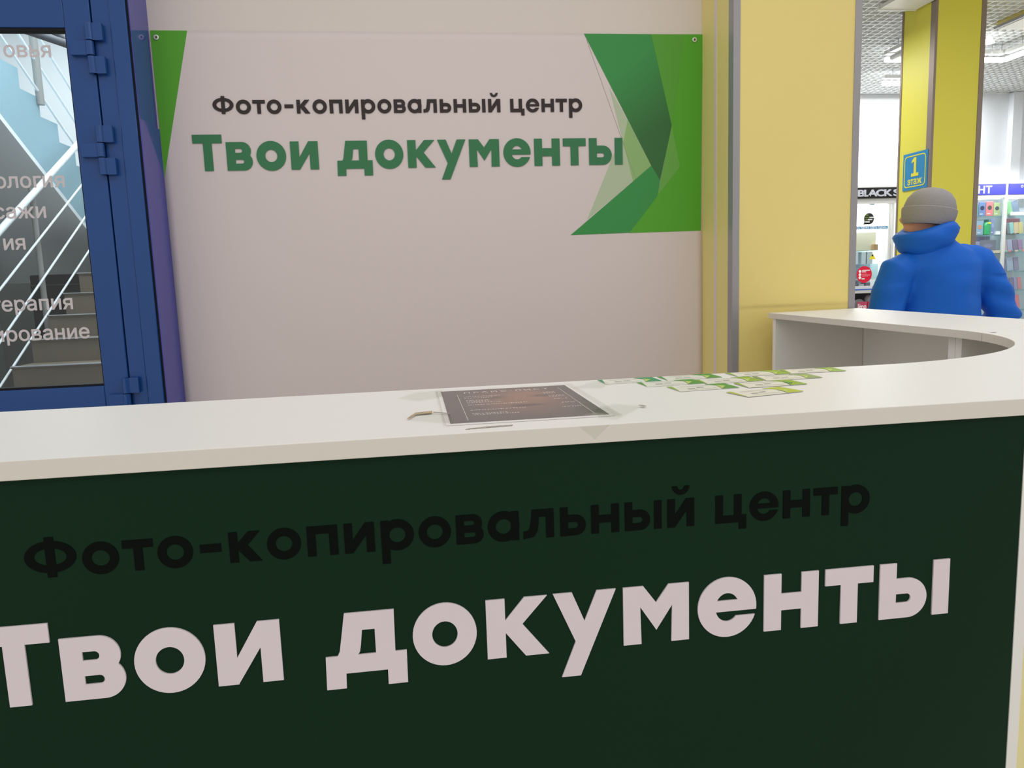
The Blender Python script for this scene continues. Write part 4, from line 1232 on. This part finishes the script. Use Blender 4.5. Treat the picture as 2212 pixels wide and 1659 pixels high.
# right bay
pack('green_case', 6.900, 6.985, .5335, .690, rgb(116, 186, 106), 'light green phone case leaning on the right bay top shelf', tilt=-17)
pack('slate_case', 6.990, 7.090, .5335, .692, rgb(96, 116, 146), 'slate blue phone case right of the green case', tilt=-17, yy=8.07)
tw = MB().box(6.925, 7.16, 8.012, 8.032, z(.5335), z(.575)).bevel(.008, 2).build('price_rail', mwh); tag(tw, 'bright white price rail on the right bay top shelf', 'price tag')
pack('pink_case', 6.925, 7.12, .3255, .505, rgb(206, 110, 132), 'wide pink case standing at the back of the second shelf', yy=8.10)
pack('dark_case', 6.915, 6.955, .3255, .450, rgb(90, 104, 112), 'narrow dark case at the left of the second shelf', tilt=-12, yy=8.04)
pack('mint_case', 6.958, 7.010, .3255, .455, rgb(130, 200, 192), 'mint green case on the second shelf', tilt=-10, yy=8.05)
pack('peach_case', 7.015, 7.075, .3255, .455, rgb(222, 186, 130), 'peach coloured case on the second shelf', tilt=-8, yy=8.055)
pack('gold_case', 7.08, 7.14, .3255, .455, rgb(214, 196, 100), 'golden yellow case at the right image edge', tilt=-8, yy=8.06)
rowcol = [rgb(178, 178, 206), rgb(122, 92, 132), rgb(150, 146, 186), rgb(104, 84, 130), rgb(206, 176, 170), rgb(190, 196, 220)]
names3 = ['pale lilac case second row from bottom left', 'plum case', 'lavender case', 'deep purple case']
def row(zs, hh, defs, yy=8.06):
    for (x0, x1, c, nm, lab) in defs:
        pack(nm, x0, x1, zs, zs+hh, c, lab, tilt=-9, yy=yy)
row(.1175, .14, [(6.885, 6.945, rgb(206, 176, 176), 'rose_case', 'rose grey case leftmost on the right bay third shelf'), (6.95, 7.015, rgb(172, 172, 204), 'lilac_case', 'pale lilac case on the right bay third shelf'),
                 (7.02, 7.085, rgb(112, 84, 122), 'plum_case', 'plum case with white tag on the right bay third shelf'), (7.09, 7.15, rgb(160, 110, 160), 'purple_case', 'purple case at the right end of the third shelf')])
for k, c in enumerate((rgb(120, 200, 190), rgb(226, 110, 100), rgb(84, 88, 130), rgb(214, 184, 140), rgb(60, 150, 140), rgb(230, 120, 60))):
    x0 = 6.872+0.045*k
    pack('flat_case', x0, x0+.042, .1185, .140, c, ['mint', 'coral', 'navy', 'sand', 'teal', 'orange'][k]+' flat case lying along the third shelf front', yy=8.02)
row(-.1015, .155, [(6.885, 6.94, rgb(108, 98, 160), 'indigo_case', 'indigo case leftmost on the right bay fourth shelf'), (6.955, 7.035, rgb(170, 186, 214), 'clear_case', 'large pale clear case on the fourth shelf'),
                   (7.045, 7.11, rgb(134, 120, 160), 'mauve_case', 'mauve case at the right end of the fourth shelf')])
row(-.3215, .145, [(6.90, 6.945, rgb(170, 160, 200), 'lilac_case', 'lilac case leftmost on the fifth shelf'), (6.95, 7.0, rgb(150, 128, 164), 'mauve_case', 'mauve case second on the fifth shelf'),
                   (7.005, 7.055, rgb(100, 94, 140), 'indigo_case', 'dark indigo case in the middle of the fifth shelf'), (7.06, 7.105, rgb(150, 140, 190), 'lavender_case', 'lavender case fourth on the fifth shelf'),
                   (7.11, 7.16, rgb(220, 120, 124), 'coral_case', 'coral case at the right end of the fifth shelf')])
row(-.5555, .165, [(6.945, 7.045, rgb(110, 120, 170), 'blue_case', 'blue violet case on the bottom shelf near the elbow'), (7.055, 7.15, rgb(232, 104, 116), 'red_case', 'coral red case on the bottom shelf at the right edge')])

# ================================================================== PERSON
PX, PYY = 2.475, 3.36
mskin = mat('skin', rgb(206, 150, 128), 0.55, 0.3)
mjack = mat('blue_jacket', rgb(22, 98, 200), 0.60, 0.2, bump=0.30, bump_scale=9)
mtrou = mat('dark_trousers', rgb(40, 42, 50), 0.8, 0.2, bump=0.2, bump_scale=20)
mshoe = mat('black_shoe', rgb(26, 26, 28), 0.5, 0.3)
mhat = mat('grey_knit', rgb(150, 148, 150), 0.9, 0.15, bump=0.35, bump_scale=160)
def ring(cx, cy, cz_, rx, ry, n=28, tilt=0.0, sq=1.0):
    P = []
    for k in range(n):
        a = 2*PI*k/n
        ca, sa = math.cos(a), math.sin(a)
        e_ = 2.0/sq if sq != 1.0 else 2.0
        x = rx*math.copysign(abs(ca)**(2/e_), ca)
        y = ry*math.copysign(abs(sa)**(2/e_), sa)
        P.append((cx+x, cy+y, cz_+tilt*x))
    return P
body = MB()
# local frame: x right of the picture, y away from the camera (the way he faces), z up
HX, HY = 0.004, 0.025
# trunk, neck
body.loft([ring(.05, 0, .84, .155, .115), ring(.06, 0, .95, .160, .12), ring(.07, 0, 1.06, .145, .11), ring(.07, 0, 1.20, .150, .12), ring(.06, 0, 1.32, .165, .11), ring(.05, 0, 1.385, .13, .085),
           ring(.03, .0, 1.42, .062, .060), ring(.012, .012, 1.50, .056, .058), ring(HX, .02, 1.53, .05, .055)])
# head looking to the left and away
hd = Vector((-0.80, 0.60, 0)).normalized()
hs = Vector((hd.y, -hd.x, 0))
def headring(dz, rl, rw, fwd=0.0):
    return [tuple(Vector((HX, HY, 1.575+dz))+hd*(fwd+rl*math.cos(2*PI*k/24))+hs*(rw*math.sin(2*PI*k/24))) for k in range(24)]
body.loft([headring(-.115, .035, .03, .045), headring(-.105, .060, .045, .030), headring(-.075, .085, .060, .012), headring(-.03, .095, .070, .004), headring(.01, .098, .074, 0), headring(.05, .092, .072, -.004), headring(.085, .065, .055, -.006), headring(.105, .025, .022, -.006)])
C0 = Vector((HX, HY, 1.575))
nose = C0+hd*.100+Vector((0, 0, -.018))
body.tube([C0+hd*.088+Vector((0, 0, .022)), nose+hd*.006, nose+hd*.002+Vector((0, 0, -.014))], [.007, .014, .010], 10)
body.ball(C0+hd*.086+Vector((0, 0, -.062)), .012, .020, .007, 10, 6)
body.ball(C0+hd*.070+Vector((0, 0, -.100)), .022, .022, .018, 10, 6)
for s in (1, -1):
    body.ball(C0+hs*(.074*s)-hd*.004+Vector((0, 0, -.015)), .011, .017, .030, 10, 8)
# arms and hands
def hand(mb, wrist, dirv, side, inward):
    dirv = Vector(dirv).normalized()
    inward = Vector(inward).normalized()
    up_ = dirv.cross(inward).normalized()
    w_ = Vector(wrist)
    mb.loft([[w_+dirv*t+up_*(hh*math.cos(2*PI*k/12))+inward*(th_*math.sin(2*PI*k/12)) for k in range(12)] for t, hh, th_ in ((-.02, .024, .019), (.02, .032, .018), (.06, .040, .016), (.088, .038, .013))])
    for j, (o_, L) in enumerate(((-.030, .060), (-.010, .072), (.010, .067), (.029, .052))):
        b0 = w_+dirv*.080+up_*o_
        k1 = b0+dirv*(L*.5)+inward*.006
        k2 = k1+dirv*(L*.30)+inward*.016
        k3 = k2+dirv*(L*.16)+inward*.018
        mb.tube([b0, k1, k2, k3], [.0095, .0092, .0085, .0072], 8)
    t0 = w_+dirv*.022-up_*.026
    mb.tube([t0, t0+dirv*.030-up_*.022+inward*.010, t0+dirv*.055-up_*.026+inward*.022], [.012, .0108, .0085], 8)
SR, ER, WR = Vector((.258, 0, 1.345)), Vector((.385, -.03, 1.085)), Vector((.345, .17, .925))
SL, EL, WL = Vector((-.150, 0, 1.315)), Vector((-.218, .0, 1.07)), Vector((-.195, .14, .86))
body.tube([SR, (SR+ER)/2, ER, (ER+WR)/2, WR], [.052, .048, .042, .036, .027], 12)
body.tube([SL, (SL+EL)/2, EL, (EL+WL)/2, WL], [.052, .048, .042, .036, .027], 12)
hand(body, WR, (WR-ER)+Vector((0, .0, -.1)), 1, (-1, 0, 0))
hand(body, WL, (WL-EL)+Vector((0, .0, -.1)), -1, (1, 0, 0))
# legs and feet
for s, yk in ((1, -.05), (-1, .06)):
    hx = .055+.085*s
    body.tube([(hx, 0, .88), (hx+.005*s, yk*.5, .66), (hx+.01*s, yk*.7, .47), (hx+.01*s, yk*.9, .30), (hx+.01*s, yk, .09)], [.088, .074, .054, .052, .036], 14)
    body.loft([[(hx+.012*s+rw*math.cos(2*PI*k/14), yk+dy, .045+rh*math.sin(2*PI*k/14)) for k in range(14)] for dy, rw, rh in ((-.06, .026, .035), (0.0, .036, .042), (.08, .042, .034), (.15, .038, .022), (.18, .02, .012))])
person = remeshed('person', body, mskin, 0.0075, 3)
person.location = (PX, PYY, 0)
tag(person, 'person in blue winter jacket and grey knit hat walking away behind the counter end', 'person')
def child(o):
    o.parent = person
    return o
# jacket: trunk and sleeves fused
jk = MB()
jk.loft([ring(.07, 0, .78, .205, .165, sq=1.1), ring(.07, 0, .90, .200, .165, sq=1.1), ring(.078, 0, 1.05, .200, .162, sq=1.12), ring(.070, 0, 1.18, .186, .165, sq=1.15), ring(.065, 0, 1.27, .200, .160, sq=1.15),
         ring(.060, 0, 1.335, .205, .145, tilt=.06, sq=1.1), ring(.05, .0, 1.390, .165, .120, tilt=.06), ring(.03, .0, 1.435, .105, .10), ring(.012, .01, 1.475, .085, .085)])
jk.ball(SR+Vector((-.025, 0, .0)), .085, .085, .082)
jk.ball(SL+Vector((.025, 0, .0)), .083, .085, .080)
jk.tube([SR+Vector((-.11, 0, .03)), SR+Vector((.0, 0, -.010)), SR*.55+ER*.45+Vector((.01, 0, .01)), ER+Vector((.005, 0, 0)), (ER+WR)/2, WR+(ER-WR)*.10], [.066, .090, .082, .078, .068, .056], 16)
jk.tube([SL+Vector((.10, 0, .03)), SL+Vector((-.005, 0, -.01)), SL*.55+EL*.45+Vector((-.012, 0, 0)), EL+Vector((-.012, 0, 0)), (EL+WL)/2+Vector((-.01, 0, 0)), WL+(EL-WL)*.10], [.066, .088, .082, .076, .068, .056], 16)
# soft folds of the sleeves and back
for (q, t_) in ((ER, .070), (ER*.7+SR*.3, .082), (ER*.85+SR*.15, .074), (EL*.8+SL*.2, .078)):
    pass
jacket = child(remeshed('jacket', jk, mjack, 0.008, 9))
for v in jacket.data.vertices:
    c = v.co
    n_ = noise.noise((c.x*7, c.y*7, c.z*13))*0.006
    if c.x > .20 and c.z < 1.28:
        n_ += 0.007*math.sin((c.z*1.0+c.x*0.35)*62)*min(1, (c.x-.20)/.1)
    if c.x < -.17 and c.z < 1.25:
        n_ += 0.004*math.sin((c.z-c.x*0.5)*48)
    v.co = c+v.normal*n_
# seams of the sleeves
# bunched stand-up hood around the neck
hb = MB()
N = 40
rings = []
for i in range(N):
    a = 2*PI*i/N
    ca, sa = math.cos(a), math.sin(a)
    tilt = 0.030*ca
    c = Vector((.000+.080*ca, .02+.088*sa, 1.468+tilt+0.012*sa))
    er = Vector((ca, sa, 0))
    wd = .042+.016*max(0, -sa)+.018*max(0, -ca)
    hh = .058+.010*max(0, -sa)
    rings.append([c+er*(wd*math.cos(2*PI*k/16)+0.012*math.sin(2*PI*k/16))+Vector((0, 0, hh*math.sin(2*PI*k/16))) for k in range(16)])
rings.append(rings[0])
hb.loft(rings, cap=False)
bmesh.ops.remove_doubles(hb.bm, verts=hb.bm.verts, dist=1e-5)
hood = hb.build('hood', mjack)
for v in hood.data.vertices:
    c = v.co
    v.co = c+Vector((c.x-.004, c.y-.02, 0)).normalized()*0.006*math.sin(c.z*75+c.x*22)
child(hood)
# knit hat with turned-up cuff
ht = MB()
prof = [(.098, -.055), (.112, -.030), (.119, .0), (.117, .035), (.106, .070), (.085, .097), (.055, .115), (.02, .123), (.004, .124)]
TL = Matrix.Translation((HX+.008, .022, 1.578)) @ Matrix.Rotation(math.radians(9), 4, 'Y')
def hatring(r, h, n=36, sx=0.965, sy=0.97):
    return [TL @ Vector((sx*r*math.cos(2*PI*k/n), sy*r*math.sin(2*PI*k/n), h)) for k in range(n)]
ht.loft([hatring(r, h) for r, h in prof], cap=True)
hat = child(ht.build('knit_hat', mhat))
cf = MB()
cprof = [(.097, -.050), (.104, -.056), (.113, -.045), (.121, -.018), (.1245, .008), (.1240, .020), (.1195, .024), (.115, .018)]
cf.loft([hatring(r, h) for r, h in cprof], cap=False)
cuff = cf.build('cuff', mhat)
cuff.parent = hat
# trousers and shoes
tr = MB()
tr.loft([ring(.055, 0, .78, .185, .135), ring(.06, 0, .86, .19, .14), ring(.065, 0, .97, .165, .125)])
for s, yk in ((1, -.05), (-1, .06)):
    hx = .055+.085*s
    tr.tube([(hx, 0, .88), (hx+.005*s, yk*.5, .66), (hx+.01*s, yk*.7, .47), (hx+.01*s, yk*.9, .28), (hx+.01*s, yk, .085)], [.100, .090, .075, .070, .066], 16)
child(remeshed('trousers', tr, mtrou, 0.010, 2))
for s, yk in ((1, -.05), (-1, .06)):
    hx = .055+.085*s
    sh = MB()
    sh.loft([[(hx+.012*s+rw*math.cos(2*PI*k/16), yk+dy, max(.002, .052+rh*math.sin(2*PI*k/16))) for k in range(16)] for dy, rw, rh in ((-.085, .020, .030), (-.07, .036, .052), (0, .047, .058), (.08, .052, .052), (.16, .047, .050), (.20, .028, .048))])
    child(sh.build('shoe', mshoe))
